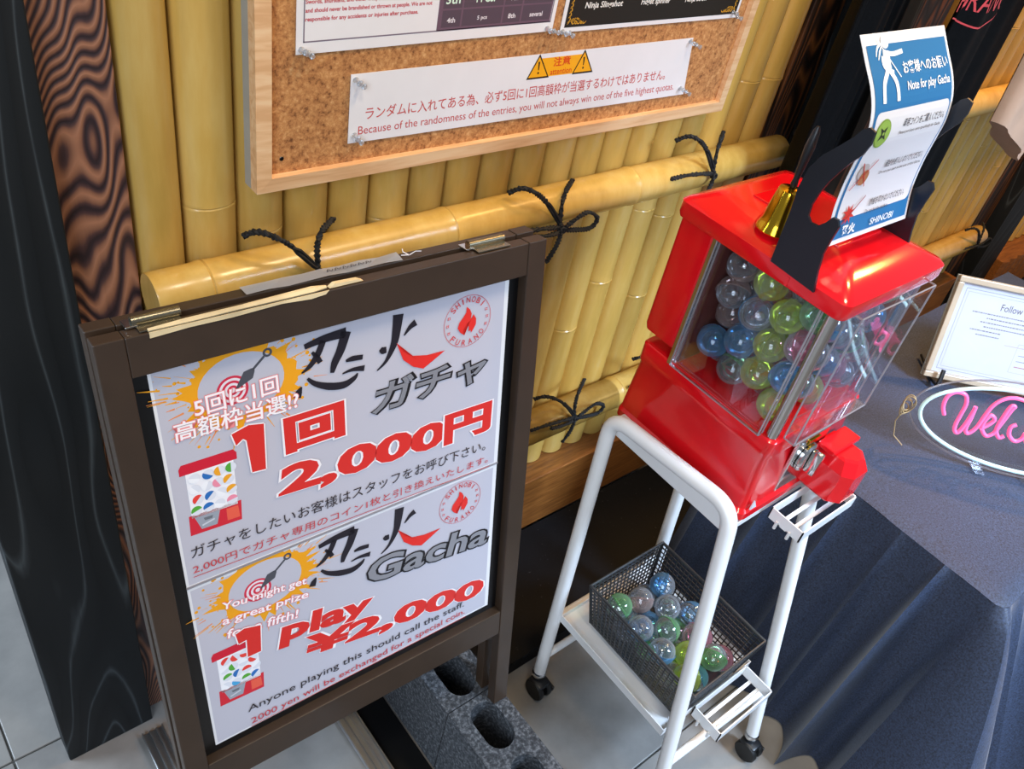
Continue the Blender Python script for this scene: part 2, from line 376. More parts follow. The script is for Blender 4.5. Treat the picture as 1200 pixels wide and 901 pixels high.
low = {10: (0.9665,0.5681)[1], 13: (1.0749,0.6543)[1], 14: (1.1306,0.7940)[1], 15: (1.2054,0.7695)[1], 17: (1.3244,1.0127)[1], 18: (1.3296,1.0122)[1]}
for i in range(19):
    ns = [zn[i]] if i in zn else []
    if i in low: ns.append(low[i])
    ns += [1.45 + 0.3 * random.random(), 0.25 + 0.08 * random.random()] if i % 3 else [1.3 + .2 * random.random(), 0.55 + 0.1 * random.random()]
    cane(E1[i], E1[i + 1], ZB, 2.1, ns)
x = 1.98
for i in range(15):
    cane(x, x + 0.0615, ZB, 2.1, [0.32 + 0.5 * random.random(), 1.0 + 0.4 * random.random(), 1.6]); x += 0.0615
x = 3.20
for i in range(16):
    cane(x, x + 0.0615, ZB, 2.1, [0.32 + 0.6 * random.random(), 1.2 + 0.4 * random.random()]); x += 0.0615
def ledge(x0, x1):
    return MB().box((x0, 0.80, 0.04), (x1, 0.876, ZB - 0.001), bv=0.002)
ledge(0.262, 1.446).build('trim_1', M['ledge'], kind='structure', loc=(0.85, 0.83, 0.04))
ledge(1.98, 2.90).build('trim_2', M['ledge'], kind='structure', loc=(2.4, 0.83, 0.04))
# the far ledge has a scalloped front board
mb = MB(); x = 3.20; vs = []
for i in range(16 * 6 + 1):
    u = x + 0.0615 * i / 6; vs.append((u, 0.776 - 0.010 * abs(sin(pi * i / 6))))
top = [(a, b, ZB - 0.001) for a, b in vs] + [(vs[-1][0], 0.872, ZB - 0.001), (x, 0.872, ZB - 0.001)]
mb.hexa([(a, b, 0.02) for a, b, c in top], top); mb.build('trim_3', M['ledge'], kind='structure', loc=(3.7, 0.83, 0.02))
def tall(name, mat, x0, x1, yf, label, cat='post', y1=0.874, z0=0.0, z1=2.1):
    o = MB().box((x0, yf, z0), (x1, y1, z1), bv=0.002).build(name, mat, loc=((x0 + x1) / 2, (yf + y1) / 2, z0)); return tag(o, label, cat)
tall('timber_post', M['post'], 0.052, 0.187, 0.822, 'black stained knotty timber post at the far left, beside the grained brown board')
tall('cedar_board', M['cedar'], 0.1885, 0.2605, 0.846, 'scorched brown board with wavy raised grain between the black post and the bamboo', 'board')
tall('wood_board', M['brown_board'], 1.4475, 1.545, 0.846, 'dark brown grained board right of the first bamboo panel, behind the black shirts', 'board')
tall('timber_post', M['post'], 1.547, 1.79, 0.822, 'black post mostly hidden behind the hanging black shirts')
tall('wood_board', M['brown_board'], 1.792, 1.978, 0.846, 'dark brown board behind the instruction sheet, left of the second bamboo panel', 'board')
tall('wood_board', M['brown_board'], 2.903, 3.02, 0.846, 'narrow dark brown board right of the second bamboo panel, above the framed page', 'board')
tall('timber_post', M['post'], 3.022, 3.198, 0.80, 'black post at the right edge between the second and third bamboo panels')
MB().box((0.66, 0.548, 0.0), (3.6, 0.798, 0.039), bv=0.002).build('trim_4', M['speck'], kind='structure', loc=(1.5, 0.67, 0))
tag(MB().box((0.487, -0.3, 0.0005), (0.541, 0.80, 0.004)).build('floor_strip', M['black'], loc=(0.51, 0.2, 0)), 'black strip on the floor between the aluminium track and the concrete blocks', 'mat')  # thin flat black strip on the floor beside the blocks
# ------------------------------------------------------------ horizontal poles
def pole(x0, x1, z, r, nodes, label, left_open=True):
    ev = []; xs = [x0, x0 + 0.001]
    rad = [(x0, r * 0.97), (x0 + 0.002, r)]
    for nx in nodes: rad += [(nx - 0.014, r), (nx - 0.004, r * 1.035), (nx - 0.0015, r * 1.05), (nx, r * 1.0), (nx + 0.0015, r * 1.045), (nx + 0.005, r * 1.02), (nx + 0.016, r)]
    rad += [(x1 - 0.002, r), (x1, r * 0.96)]
    o = MB().lathe([(b, a) for a, b in rad], (0, 0.807, z), 'X', 28).build('bamboo_pole', M['bamboo'], smooth=True, loc=((x0 + x1) / 2, 0.807, z))
    return tag(o, label, 'pole', 'horizontal bamboo poles tied across the wall')
ZU, ZL = 0.883, 0.372
pole(0.258, 1.445, ZU, 0.0305, [(0.3216,0.9066)[0], (0.6641,0.9102)[0], (1.0305,0.9020)[0]], 'upper horizontal bamboo pole under the cork board, lashed with black rope')
pole(0.28, 1.46, ZL, 0.033, [(1.1821,0.4150)[0], .62], 'lower horizontal bamboo pole between the brown sign and the red machine')
pole(1.99, 2.93, ZU, 0.031, [2.5], 'upper bamboo pole on the second panel, right of the instruction sheet')
pole(1.99, 2.87, ZL, 0.033, [2.3], 'bamboo pole end lashed with rope, above the framed page')
pole(3.19, 4.1, ZU - 0.06, 0.031, [3.6], 'bamboo pole on the third panel at the far right edge')
# rope lashings
def strands(path, r=0.0025, pitch=0.011, ns=9):
    P = bez(path, 6); L = 0; out = [[], []]
    for i, p in enumerate(P):
        if i: L += (P[i] - P[i - 1]).length
        t = (P[min(i + 1, len(P) - 1)] - P[max(i - 1, 0)]).normalized()
        a = Vector((0, 1, 0)) if abs(t.y) < 0.8 else Vector((0, 0, 1))
        n = (a - t * a.dot(t)).normalized(); b = t.cross(n); ph = 2 * pi * L / pitch
        for k in (0, 1):
            q = ph + pi * k; out[k].append(p + (n * cos(q) + b * sin(q)) * r * 0.8)
    mb = MB()
    for k in (0, 1): mb.tube(out[k], r * 1.05, 6)
    return mb
KN = Vector(((0.8584,0.8610)[0], (0.8584,0.8610)[1], 0))
def RW(a, dy=0.0): return (a[0] - KN.x, dy, a[1] - KN.y)
R_ARM1 = [RW((0.7638,0.9249), .028), RW((0.7740,0.9375), .014), RW((0.7918,0.9325), .004), RW((0.8175,0.9123), 0), RW((0.8566,0.8674), -.002)]
R_ARM2 = [RW((0.8918,0.9216), .030), RW((0.8645,0.9208), .012), RW((0.8519,0.9044), .003), RW((0.8529,0.8682), -.002)]
R_LEFT1 = [RW((0.8575,0.8642), -.002), RW((0.8262,0.8711), -.004), RW((0.7856,0.8729), .0), RW((0.7546,0.8670), .008)]
R_LEFT2 = [RW((0.8594,0.8578), -.003), RW((0.8259,0.8594), -.006), RW((0.7945,0.8636), -.004)]
R_BOW = [RW((0.8584,0.8610), -.004), RW((0.8736,0.8755), -.008), RW((0.8988,0.8865), -.010), RW((0.9240,0.8709), -.010), RW((0.9165,0.8543), -.008), RW((0.8866,0.8563), -.006), RW((0.8584,0.8610), -.003)]
R_TAIL = [RW((0.8584,0.8610), -.004), RW((0.8493,0.8376), -.008), RW((0.8399,0.8075), -.004)]
def lashing(x, z, label, s=1.0, parts='ABCDEF', mirror=1):
    y = 0.772
    t = thing('rope_lashing', label, 'rope', (x, y, z), 'black rope lashings on the bamboo poles')
    P = {'A': R_ARM1, 'B': R_ARM2, 'C': R_LEFT1, 'D': R_LEFT2, 'E': R_BOW, 'F': R_TAIL}
    nm = {'A': 'wrap', 'B': 'wrap', 'C': 'loose_end', 'D': 'loose_end', 'E': 'bow_loop', 'F': 'loose_end'}
    for k in parts:
        strands([(x + p[0] * s * mirror, y + p[1], z + p[2] * s) for p in P[k]]).build(nm[k], M['rope'], t, smooth=True)
    mb = MB()
    for k in range(5):
        a = k * 1.25; c = Vector((x, y - 0.003, z)); d = Vector((cos(a), 0.25 * sin(2 * a), sin(a))) ; e_ = Vector((-sin(a), -0.6, cos(a))).normalized()
        mb.tube([c + d * 0.0045 * cos(q) + e_ * 0.0055 * sin(q) for q in [2 * pi * i / 12 for i in range(12)]], 0.0019, 6, closed=True)
    mb.build('knot', M['rope'], t, smooth=True)
k0 = (0.4526,0.8858)
lashing(k0[0], k0[1], 'leftmost black rope lashing on the upper pole, above the brown sign', parts='AB', s=0.92)
lashing(KN.x, KN.y, 'black rope bow on the upper pole just right of the brown sign corner')
k0 = (1.2063,0.8908); lashing(k0[0], k0[1] , 'black rope lashing near the right end of the upper pole, above the red machine', parts='ABCF')
k0 = (1.0309,0.3931); lashing(k0[0], k0[1], 'black rope bow on the lower pole, left of the white trolley', s=1.05)
k0 = (1.2957,0.3961); lashing(k0[0], k0[1], 'black rope lashing on the lower pole behind the red machine', parts='ABC')
k0 = (2.6602,0.4020); lashing(2.80, ZL - .005, 'black rope lashing on the pole end above the framed page', s=1.0, parts='ABCE')
lashing(3.25, ZU - .06, 'black rope lashing at the far right edge of the picture', s=1.0, parts='ABCE')
for nm, p, lb in (('brass_screw', (0.8429,0.7770,0.8880), 'small brass screw in the upper pole beside the rope bow'), ('brass_screw', (0.9063,0.7750,0.4363), 'brass screw at the left of the lower pole beside the sign leg')):
    tag(MB().lathe([(0.0032, 0), (0.0036, 0.001), (0.0028, 0.0035)][::-1] and [(0.0036, 0.003), (0.0036, -0.0005), (0.002, -0.0015), (0.001, -0.0008)], (p[0], p[1], p[2]), 'Y', 12).build(nm, M['gold'], smooth=True, loc=p), lb, 'screw')

# ------------------------------------------------------------ cork board
BX0, BX1, BZ0, BZ1 = 0.387, 1.222, 0.989, 1.59
bd = thing('cork_board', 'cork notice board in a pale pine frame hung on the bamboo wall', 'board', ((BX0 + BX1) / 2, 0.82, BZ0))
MB().box((BX0 + 0.012, 0.816, BZ0 + 0.012), (BX1 - 0.012, 0.822, BZ1 - 0.015)).build('cork_sheet', M['cork'], bd)
MB().box((BX0, 0.823, BZ0), (BX1, 0.838, BZ1)).build('backing', M['shell'], bd)
F = 0.0175
for a, b, c, d in (((BX0, BZ0), (BX1, BZ0), (BX1 - F, BZ0 + F), (BX0 + F, BZ0 + F)), ((BX1, BZ0), (BX1, BZ1), (BX1 - F, BZ1 - F), (BX1 - F, BZ0 + F)),
                   ((BX1, BZ1), (BX0, BZ1), (BX0 + F, BZ1 - F), (BX1 - F, BZ1 - F)), ((BX0, BZ1), (BX0, BZ0), (BX0 + F, BZ0 + F), (BX0 + F, BZ1 - F))):
    mb = MB(); mb.hexa([(p[0], 0.823, p[1]) for p in (a, b, c, d)], [(a[0], 0.808, a[1]), (b[0], 0.808, b[1]), (c[0], 0.8065, c[1]), (d[0], 0.8065, d[1])]); mb.build('frame_rail', M['pine'], bd)
mb = MB(); mb.lathe([(0.0028, 0), (0.0022, -0.0006)], (0.4207,0.8155,1.0244), 'Y', 12); mb.build('pin_hole', M['sign_dark'], bd)
YB = 0.8155
def sheet(name, p00, p10, p11, p01, label, cat='sheet', mat='paper_bright', yoff=0.0):
    vs = [(p[0], YB - 0.0012 - yoff, p[1]) for p in (p00, p10, p11, p01)]
    mb = MB(); mb.hexa(vs, [(a, b + 0.0008, c) for a, b, c in vs])
    o = mb.build(name, M[mat], loc=((p00[0] + p10[0]) / 2, YB, p00[1])); return tag(o, label, cat)
def bil(p00, p10, p11, p01, y):
    a, b, c, d = [Vector(p) for p in (p00, p10, p11, p01)]
    def fn(u, v, h):
        p = a * (1 - u) * (1 - v) + b * u * (1 - v) + c * u * v + d * (1 - u) * v
        return (p.x, y - h, p.y)
    return fn
q = ((0.5048,1.0308), (1.1121,1.0269), (1.0941,1.1165), (0.5040,1.1138))
st = sheet('notice_strip', *q, 'long white paper strip with yellow attention sign and red Japanese and English text', 'notice')
W_ = (Vector(q[1]) - Vector(q[0])).length; H_ = (Vector(q[3]) - Vector(q[0])).length
g = bil(*q, YB - 0.0012)
pr = Print(lambda u, v, h: g(u / W_, v / H_, h))
RED = 'c4524e'
pr.text('ランダムに入れてある為、必ず5回に1回高額枠が当選するわけではありません。', (0.022, 0.027), (0.555, 0.027), 0.0155, RED, 0.006)
pr.text('Because of the randomness of the entries, you will not always win one of the five highest quotas.', (0.013, 0.0065), (0.58, 0.0065), 0.0135, RED, 0.002)
pr.rect(0.292, 0.0530, 0.372, 0.0775, 'f0a81e')
for cx in (0.290, 0.374):
    pr.up(); pr.poly([(cx - 0.0205, 0.0515), (cx + 0.0205, 0.0515), (cx, 0.0835)], '2a2118'); pr.up()
    pr.poly([(cx - 0.0170, 0.0537), (cx + 0.0170, 0.0537), (cx, 0.0797)], 'f0a81e'); pr.up()
    pr.line((cx, 0.0625), (cx, 0.0735), 0.0018, '2a2118', 0.0032); pr.disc((cx, 0.0590), 0.0016, '2a2118', 10)
pr.text('注意', (0.316, 0.0650), (0.348, 0.0650), 0.0125, 'd8451c', 0.02); pr.text('attention', (0.312, 0.0545), (0.352, 0.0545), 0.0075, 'd8451c', 0.01)
pr.build(st)
# prize table sheet, running up out of the picture
q = ((0.4356,1.1410), (0.7980,1.1443)); du = 0.0
q = (q[0], q[1], (q[1][0] + 0.003, q[1][1] + 0.25), (q[0][0], q[0][1] + 0.255))
st = sheet('prize_table_sheet', *q, 'white laminated sheet with purple prize table, top left of the cork board')
W_ = (Vector(q[1]) - Vector(q[0])).length; H_ = 0.255; g1 = bil(*q, YB - 0.0012); pr = Print(lambda u, v, h: g1(u / W_, v / H_, h))
pr.frame(0.008, 0.012, W_ - 0.006, 0.25, 0.0015, '7b6f7c')
pr.rect(0.178, 0.0125, W_ - 0.008, 0.249, '6c5564'); pr.up()
for r in range(11):
    z0 = 0.016 + 0.0215 * r
    for (a, b) in ((0.184, 0.211), (0.2135, 0.273), (0.2755, 0.303), (0.3055, 0.352)):
        if r > 9: continue
        pr.rect(a, z0, b, z0 + 0.0195, 'e8e2e6' if False else '574a55')
pr.up()
for r, row in enumerate((('4th', '5 pcs', '8th', 'several'), ('3th', '4 PCS.', '7th', '10 pcs'), ('2th', '3 PCS.', '6th', '8 pcs'), ('1st', '1 PC.', '5th', '6 pcs'))):
    z0 = 0.016 + 0.0215 * r; big = r == 1 or r == 2
    for (a, b), tx in zip(((0.184, 0.211), (0.2135, 0.273), (0.2755, 0.303), (0.3055, 0.352)), row):
        m = (a + b) / 2; w = (0.0052 if big and a < 0.27 else 0.0030) * len(tx) / 2 * (1.3 if len(tx) < 5 else 1)
        pr.text(tx, (m - w, z0 + 0.005), (m + w, z0 + 0.005), 0.0105 if big and a < .27 else 0.006, 'd8efdc' if big and a < .27 else 'e4dde2', 0.02)
for i in range(3):
    tx = ('Swords, shurikens, and other weapons are extremely dangerous', 'and should never be brandished or thrown at people. We are not', 'responsible for any accidents or injuries after purchase.')[i]
    pr.text(tx, (0.010, 0.0500 - 0.0088 * i), (0.168 - (0.0 if i < 2 else 0.018), 0.0505 - 0.0088 * i), 0.0058, 'c2343c', 0.02)
pr.build(st)
q = ((0.8123,1.1412), (1.1839,1.1422)); q = (q[0], q[1], (q[1][0] + 0.002, q[1][1] + 0.24), (q[0][0] + 0.002, q[0][1] + 0.24))
st = sheet('goods_sheet', *q, 'black sheet with gold corner ornament, top right of the cork board')
W_ = (Vector(q[1]) - Vector(q[0])).length; H_ = 0.24; g2 = bil(*q, YB - 0.0012); pr = Print(lambda u, v, h: g2(u / W_, v / H_, h))
pr.rect(0.006, 0.006, W_ - 0.005, 0.235, '28241f'); pr.up()
random.seed(3)
for sx, bx in ((1, 0.010), (-1, W_ - 0.010)):
    for k in range(5):
        a = [(bx + sx * 0.003 * k, 0.010 + 0.002 * k), (bx + sx * (0.006 + 0.004 * k), 0.014 + 0.003 * (k % 2)), (bx + sx * (0.010 + 0.005 * k), 0.010), (bx + sx * (0.014 + 0.005 * k), 0.013)]
        pr.brush(a, [0.0006, 0.0020, 0.0005], 'c9932c', 4)
        b = [(bx, 0.012 + 0.006 * k), (bx + sx * 0.004, 0.016 + 0.006 * k), (bx + sx * 0.001, 0.021 + 0.006 * k)]
        pr.brush(b, [0.0006, 0.0020, 0.0005], 'c9932c', 4)
pr.text('Ninja Slingshot', (0.036, 0.0265), (0.106, 0.0265), 0.0105, 'eae6e0', 0.02, 0.1)
pr.text('Fidget spinner', (0.143, 0.0265), (0.203, 0.0265), 0.0105, 'eae6e0', 0.02, 0.1)
pr.text('Ninja Straw', (0.236, 0.0265), (0.285, 0.0265), 0.0095, 'eae6e0', 0.02, 0.1)
pr.build(st)
# push pins
pin0 = None
PL = [((0.4414,1.1460), 'clear push pin, lower left of the prize table sheet, left one of the pair'), ((0.4494,1.1418), 'clear push pin, lower left of the prize table sheet, right one of the pair'),
      ((0.7880,1.1481), 'clear push pin, lower right of the prize table sheet, left one'), ((0.8010,1.1441), 'clear push pin, lower right of the prize table sheet, right one'),
      ((0.8166,1.1420), 'clear push pin, lower left of the black goods sheet, left one'), ((0.8294,1.1402), 'clear push pin, lower left of the black goods sheet, right one'),
      ((0.5099,1.1074), 'clear push pin, upper left of the notice strip, upper one'), ((0.5169,1.1028), 'clear push pin, upper left of the notice strip, lower one'), ((0.5122,1.0405), 'clear push pin, lower left of the notice strip, upper one'), ((0.5173,1.0344), 'clear push pin, lower left of the notice strip, lower one'),
      ((1.0884,1.1118), 'clear push pin, upper right of the notice strip, upper one'), ((1.1054,1.1055), 'clear push pin, upper right of the notice strip, lower one'), ((1.0987,1.0380), 'clear push pin, lower right of the notice strip, upper one'), ((1.1166,1.0306), 'clear push pin, lower right of the notice strip, lower one'),
      ((1.1709,1.1505), 'clear push pin, lower right of the black goods sheet, upper one'), ((1.1854,1.1434), 'clear push pin, lower right of the black goods sheet, lower one')]
for i, (p, lb) in enumerate(PL):
    y = YB - 0.001
    if pin0 is None:
        pin0 = MB().lathe([(0.0042, 0), (0.0046, -0.001), (0.0030, -0.003), (0.0026, -0.0075), (0.0042, -0.0095), (0.0044, -0.0115), (0.0030, -0.0125)], (0, 0, 0), 'Y', 14).build('push_pin', M['pin'], smooth=True, loc=(0, 0, 0)); o = pin0
    else: o = pin0.copy(); COL.objects.link(o)
    o.location = (p[0], y - 0.0004, p[1]); o.scale = (0.8, 0.8, 0.8); o.rotation_euler = (random.uniform(-.12, .12), 0, random.uniform(-.12, .12)); tag(o, lb, 'pin', 'clear push pins in the cork board')

# ------------------------------------------------------------ A-frame sign
SB = Vector((0.3940,0.5080,0.4130)); PY, LE = -0.036, 0.191
e_ = Vector((cos(PY), sin(PY), 0)); up_ = Vector((-sin(PY) * sin(LE), cos(PY) * sin(LE), cos(LE))); nn_ = e_.cross(up_)
def S(p): return SB + e_ * p[0] + up_ * p[1] + nn_ * p[2]
HB = S((0, 0.588, -0.016)); LE2 = LE - 0.012
up2 = Vector((-sin(PY) * sin(LE2), cos(PY) * sin(LE2), cos(LE2))); n2_ = e_.cross(up2)
def S2(p): return HB + e_ * p[0] + up2 * p[1] + n2_ * p[2]
sg = thing('a_frame_sign', 'brown wooden A-frame sign with white posters priced 2,000 yen standing on concrete blocks', 'sign', S((0, -0.227, -0.03)))
T = 0.009
fm = MB(S)
for n_, lo, hi in (('stile', (-0.2525, -0.227, -0.018), (-0.226, 0.586, 0.0)), ('stile', (0.226, -0.227, -0.018), (0.2525, 0.586, 0.0)),
                   ('top_rail', (-0.2258, 0.5445, -0.018), (0.2258, 0.5855, -0.0006)), ('bottom_rail', (-0.2258, -0.060, -0.018), (0.2258, -0.0125, -0.0006))):
    MB(S).box((lo[0], lo[1], lo[2] + T), (hi[0], hi[1], hi[2] + T), bv=0.0012).build(n_, M['sign'], sg)
MB(S).box((-0.2255, -0.0122, -0.012), (0.2255, 0.5442, -0.006)).build('back_panel', M['sign_dark'], sg)
for n_, lo, hi in (('rear_stile', (-0.2525, -0.812, -0.018), (-0.226, 0.0, 0.0)), ('rear_stile', (0.226, -0.812, -0.018), (0.2525, 0.0, 0.0)), ('rear_top_rail', (-0.2258, -0.042, -0.018), (0.2258, -0.0006, -0.0006)), ('rear_bottom_rail', (-0.2258, -0.665, -0.018), (0.2258, -0.62, -0.0006))):
    MB(S2).box(lo, hi, bv=0.0012).build(n_, M['sign'], sg)
MB(S2).box((-0.2255, -0.6195, -0.012), (0.2255, -0.0422, -0.006)).build('rear_panel', M['sign_dark'], sg)
for u0, u1 in (((-0.2138,0.5893)[0], (-0.1702,0.5898)[0]), ((0.1533,0.5925)[0], (0.2026,0.5932)[0])):
    hg = MB(S).tube([(u0, 0.5895, -0.013), (u1, 0.5895, -0.013)], 0.0052, 14).build('hinge', M['hinge'], sg, smooth=True)
    MB(S).box((u0 + .002, 0.5866, -0.011), (u1 - .002, 0.5876, 0.006)).build('hinge_leaf', M['hinge'], hg)
    MB(S).box((u0 - 0.007, 0.5868, -0.022), (u0 + 0.004, 0.5886, -0.005), bv=.0005).build('hinge_bracket', M['chrome'], hg)
# torn veneer and tape on the top rail
def rag(pts, z, th, mat, nm, par=sg):
    mb = MB(S); mb.hexa([(u, v, z) for u, v in pts], [(u, v, z + th) for u, v in pts]); return mb.build(nm, mat, par)
mb = MB(S); P_ = [(-0.205, 0.0006), (-0.17, 0.0018), (-0.12, 0.0016), (-0.07, 0.0026), (-0.045, 0.0030), (-0.03, 0.0008)]
mb.tube([(u, 0.5870, 0.0055 - (u + .2) * .02) for u, w in P_], [w + 0.0010 for u, w in P_], 6); mb.build('torn_veneer', M['cream'], sg)
rag([(-0.205, 0.5805), (-0.17, 0.5822), (-0.13, 0.5818), (-0.08, 0.5836), (-0.05, 0.5812), (-0.034, 0.5826), (-0.030, 0.5862), (-0.205, 0.5862)], 0.0086, 0.0008, M['cream'], 'torn_veneer')
rag([(-0.028, 0.5862), (-0.022, 0.590), (0.004, 0.589), (0.010, 0.5862)], 0.000, 0.006, M['cream'], 'torn_veneer')
mb = MB(S2); vs = []
for i in range(9):
    u = -0.105 + 0.175 * i / 8; vs += [(u, 0.0012 + 0.0008 * sin(i * 2.1), 0.001), (u + 0.002 * sin(i), 0.0016 + 0.0009 * sin(i * 3.3), -0.017), ]
mb.add(vs, [(2 * i, 2 * i + 1, 2 * i + 3, 2 * i + 2) for i in range(8)]); tp = mb.build('clear_tape', M['tape'], sg)
pt = Print(lambda u, v, h: S2((-0.02 + u, 0.0026 + h, -v)))
for i in range(6): pt.brush([(0.004 + 0.009 * i, 0.005), (0.007 + 0.009 * i, 0.011), (0.009 + 0.009 * i, 0.006), (0.012 + 0.009 * i, 0.010)], [0.0008, 0.0012, 0.0006], '3a3f4a', 3)
pt.build(tp, 'handwriting')
mb = MB(S2)
for a in ((0.0, 0.5), (2.2, 0.4), (4.0, 0.6)): mb.tube([(0.082, 0.001, -0.006), (0.082 + 0.008 * cos(a[0]), 0.004, -0.006 + 0.006 * sin(a[0])), (0.082 + 0.014 * cos(a[0] + .5), 0.005, -0.006 + 0.010 * sin(a[0] + .5))], 0.0006, 5)
mb.build('string_tuft', M['paper'], sg)
# two poster sheets
ps = []
SPL = 0.268
for lo, hi in (((-0.21, SPL, -0.0055), (0.21, 0.542, -0.0045)), ((-0.21, 0.0, -0.0060), (0.21, SPL - 0.001, -0.0050))):
    ps.append(MB(S).box(lo, hi).build('poster_sheet', M['paper_bright'], sg))
MB(S).box((-0.2105, SPL - 0.0015, -0.0046), (0.2105, SPL + 0.0015, -0.0036)).build('sheet_edge', M['acrylic_edge'], sg)
def PZ(off): return lambda u, v, h: S((u - 0.21, v, off + h))
INKR, PINK, ORG, GRY, BLK = 'd8312c', 'f08c8c', 'eea21e', '85858c', '26222a'
def emblem(pr, c, r):
    pr.ring(c, r, 0.0006, 'cf4b50', 48)
    def arc(tx, a0, a1, rr, h, flip):
        n = len(tx)
        for i, ch in enumerate(tx):
            a = radians(a0 + (a1 - a0) * i / (n - 1)); w = h * (0.75 if ch != 'I' else 0.2)
            p = Vector((c[0] + rr * cos(a), c[1] + rr * sin(a))); tdir = Vector((sin(a), -cos(a))) * (1 if not flip else -1)
            b = p - tdir * w / 2; pr.text(ch, b, b + tdir * w, h, 'cf4b50', 0.01)
    arc('SHINOBI', 138, 42, r * 0.72, r * 0.22, False); arc('FURANO', 222, 318, r * 0.94, r * 0.22, True)
    for a in (160, 180, 200, 20, 0, -20):
        p = Vector((c[0] + r * 0.84 * cos(radians(a)), c[1] + r * 0.84 * sin(radians(a)))); s_ = r * 0.085; L = []
        for k in range(8):
            q_ = s_ if k % 2 == 0 else s_ * 0.42; L.append((p.x + q_ * cos(k * pi / 4 + pi / 4), p.y + q_ * sin(k * pi / 4 + pi / 4)))
        pr.fan(p, L, 'cf4b50'); pr.up(); pr.disc(p, s_ * 0.25, 'dcdbe2', 8)
    fl = [(-.12, -.52), (-.30, -.38), (-.42, -.18), (-.36, .02), (-.2, .2), (-.08, .36), (-.06, .58), (.08, .44), (.16, .26), (.12, .06), (.2, .12), (.24, .22), (.36, .02), (.36, -.2), (.24, -.40), (.16, -.5), (.14, -.38), (.04, -.42), (.06, -.24), (-.02, -.08), (-.14, -.24), (-.2, -.38)]
    pr.fan((0 * r + c[0] + .12 * r, c[1] - .0 * r), [(c[0] + x * r, c[1] + y * r) for x, y in fl], 'e0322c')
def splat(pr, c, r, seed):
    rn = random.Random(seed); P_ = []
    n = 64
    for i in range(n):
        a = 2 * pi * i / n; q_ = r * (1 + 0.16 * rn.random())
        if i % 2 and rn.random() < 0.5: q_ = r * (1.15 + 0.35 * rn.random())
        P_.append((c[0] + q_ * cos(a) * 1.12, c[1] + q_ * sin(a) * 0.85))
    pr.fan(c, P_, ORG); pr.up(); pr.disc(c, r * 0.95, 'bfbdc8', 30, r * 0.76); pr.up()
    for i in range(70):
        a = rn.random() * 2 * pi; r0 = r * (1.0 + rn.random() * 0.55); l = r * (0.1 + 0.35 * rn.random()); w = r * 0.035 * (0.4 + rn.random())
        d = Vector((cos(a) * 1.12, sin(a) * 0.85)); pr.line(Vector(c) + d * r0, Vector(c) + d * (r0 + l), w, ORG if rn.random() < .75 else 'e88b4a', w * 0.3)
    for i in range(60):
        a = rn.random() * 2 * pi; q_ = r * (1.0 + rn.random() * 0.75); pr.disc((c[0] + q_ * cos(a) * 1.12, c[1] + q_ * sin(a) * 0.85), r * 0.03 * (0.3 + 1.4 * rn.random()), ORG, 8)
def target_kunai(pr, c, tip, ringc, s):
    for k, col in enumerate(('cf2f4a', 'e8dfe4', 'cf2f4a', 'e8dfe4', 'cf2f4a', 'e8dfe4')):
        pr.disc(c, s * (1 - k * 0.165), col, 28); pr.up()
    tip = Vector(tip); rc = Vector(ringc); d = (rc - tip); L = d.length; d.normalize(); n = Vector((-d.y, d.x)); K = '4f5058'
    pr.poly([tip, tip + d * L * 0.42 - n * L * 0.13, tip + d * L * 0.56 - n * L * 0.05, tip + d * L * 0.60, tip + d * L * 0.56 + n * L * 0.05, tip + d * L * 0.42 + n * L * 0.13], K)
    pr.line(tip + d * L * 0.55, tip + d * L * 0.9, L * 0.055, K); pr.ring(rc, L * 0.10, L * 0.05, K, 20); pr.up()
def brush_nin(pr, X, blk=BLK):
    for pts, w in ((((355, 410), (378, 400), (404, 392)), (.004, .006, .008)), (((404, 391), (398, 412), (391, 428), (388, 440)), (.008, .007, .006, .003)), (((377, 402), (371, 418), (362, 432), (352, 441)), (.005, .005, .004, .001)),
                   (((364, 416), (370, 422), (374, 428)), (.002, .004, .004)), (((347, 470), (349, 463), (352, 457)), (.006, .005, .001)),
                   (((359, 447), (368, 453), (385, 456), (402, 454), (414, 446), (418, 440)), (.002, .004, .006, .006, .004, .001)), (((404, 426), (412, 423), (424, 421)), (.002, .0045, .004)), (((400, 441), (412, 436), (426, 434)), (.001, .003, .005)),
                   (((466, 370), (464, 388), (461, 405), (452, 425), (441, 437)), (.009, .0075, .006, .003, .001)), (((445, 411), (448, 413), (452, 412)), (.003, .006, .005)), (((487, 379), (480, 385), (473, 395)), (.006, .004, .001))):
        pr.brush([X(*p) for p in pts], [q * 1.5 for q in w], blk, 5)
    pr.up(); P_ = [X(*p) for p in ((464, 404), (472, 414), (482, 419), (500, 418), (522, 412), (508, 424), (496, 434), (484, 432), (472, 424))]
    pr.fan(X(490, 424), P_, 'e0302a')
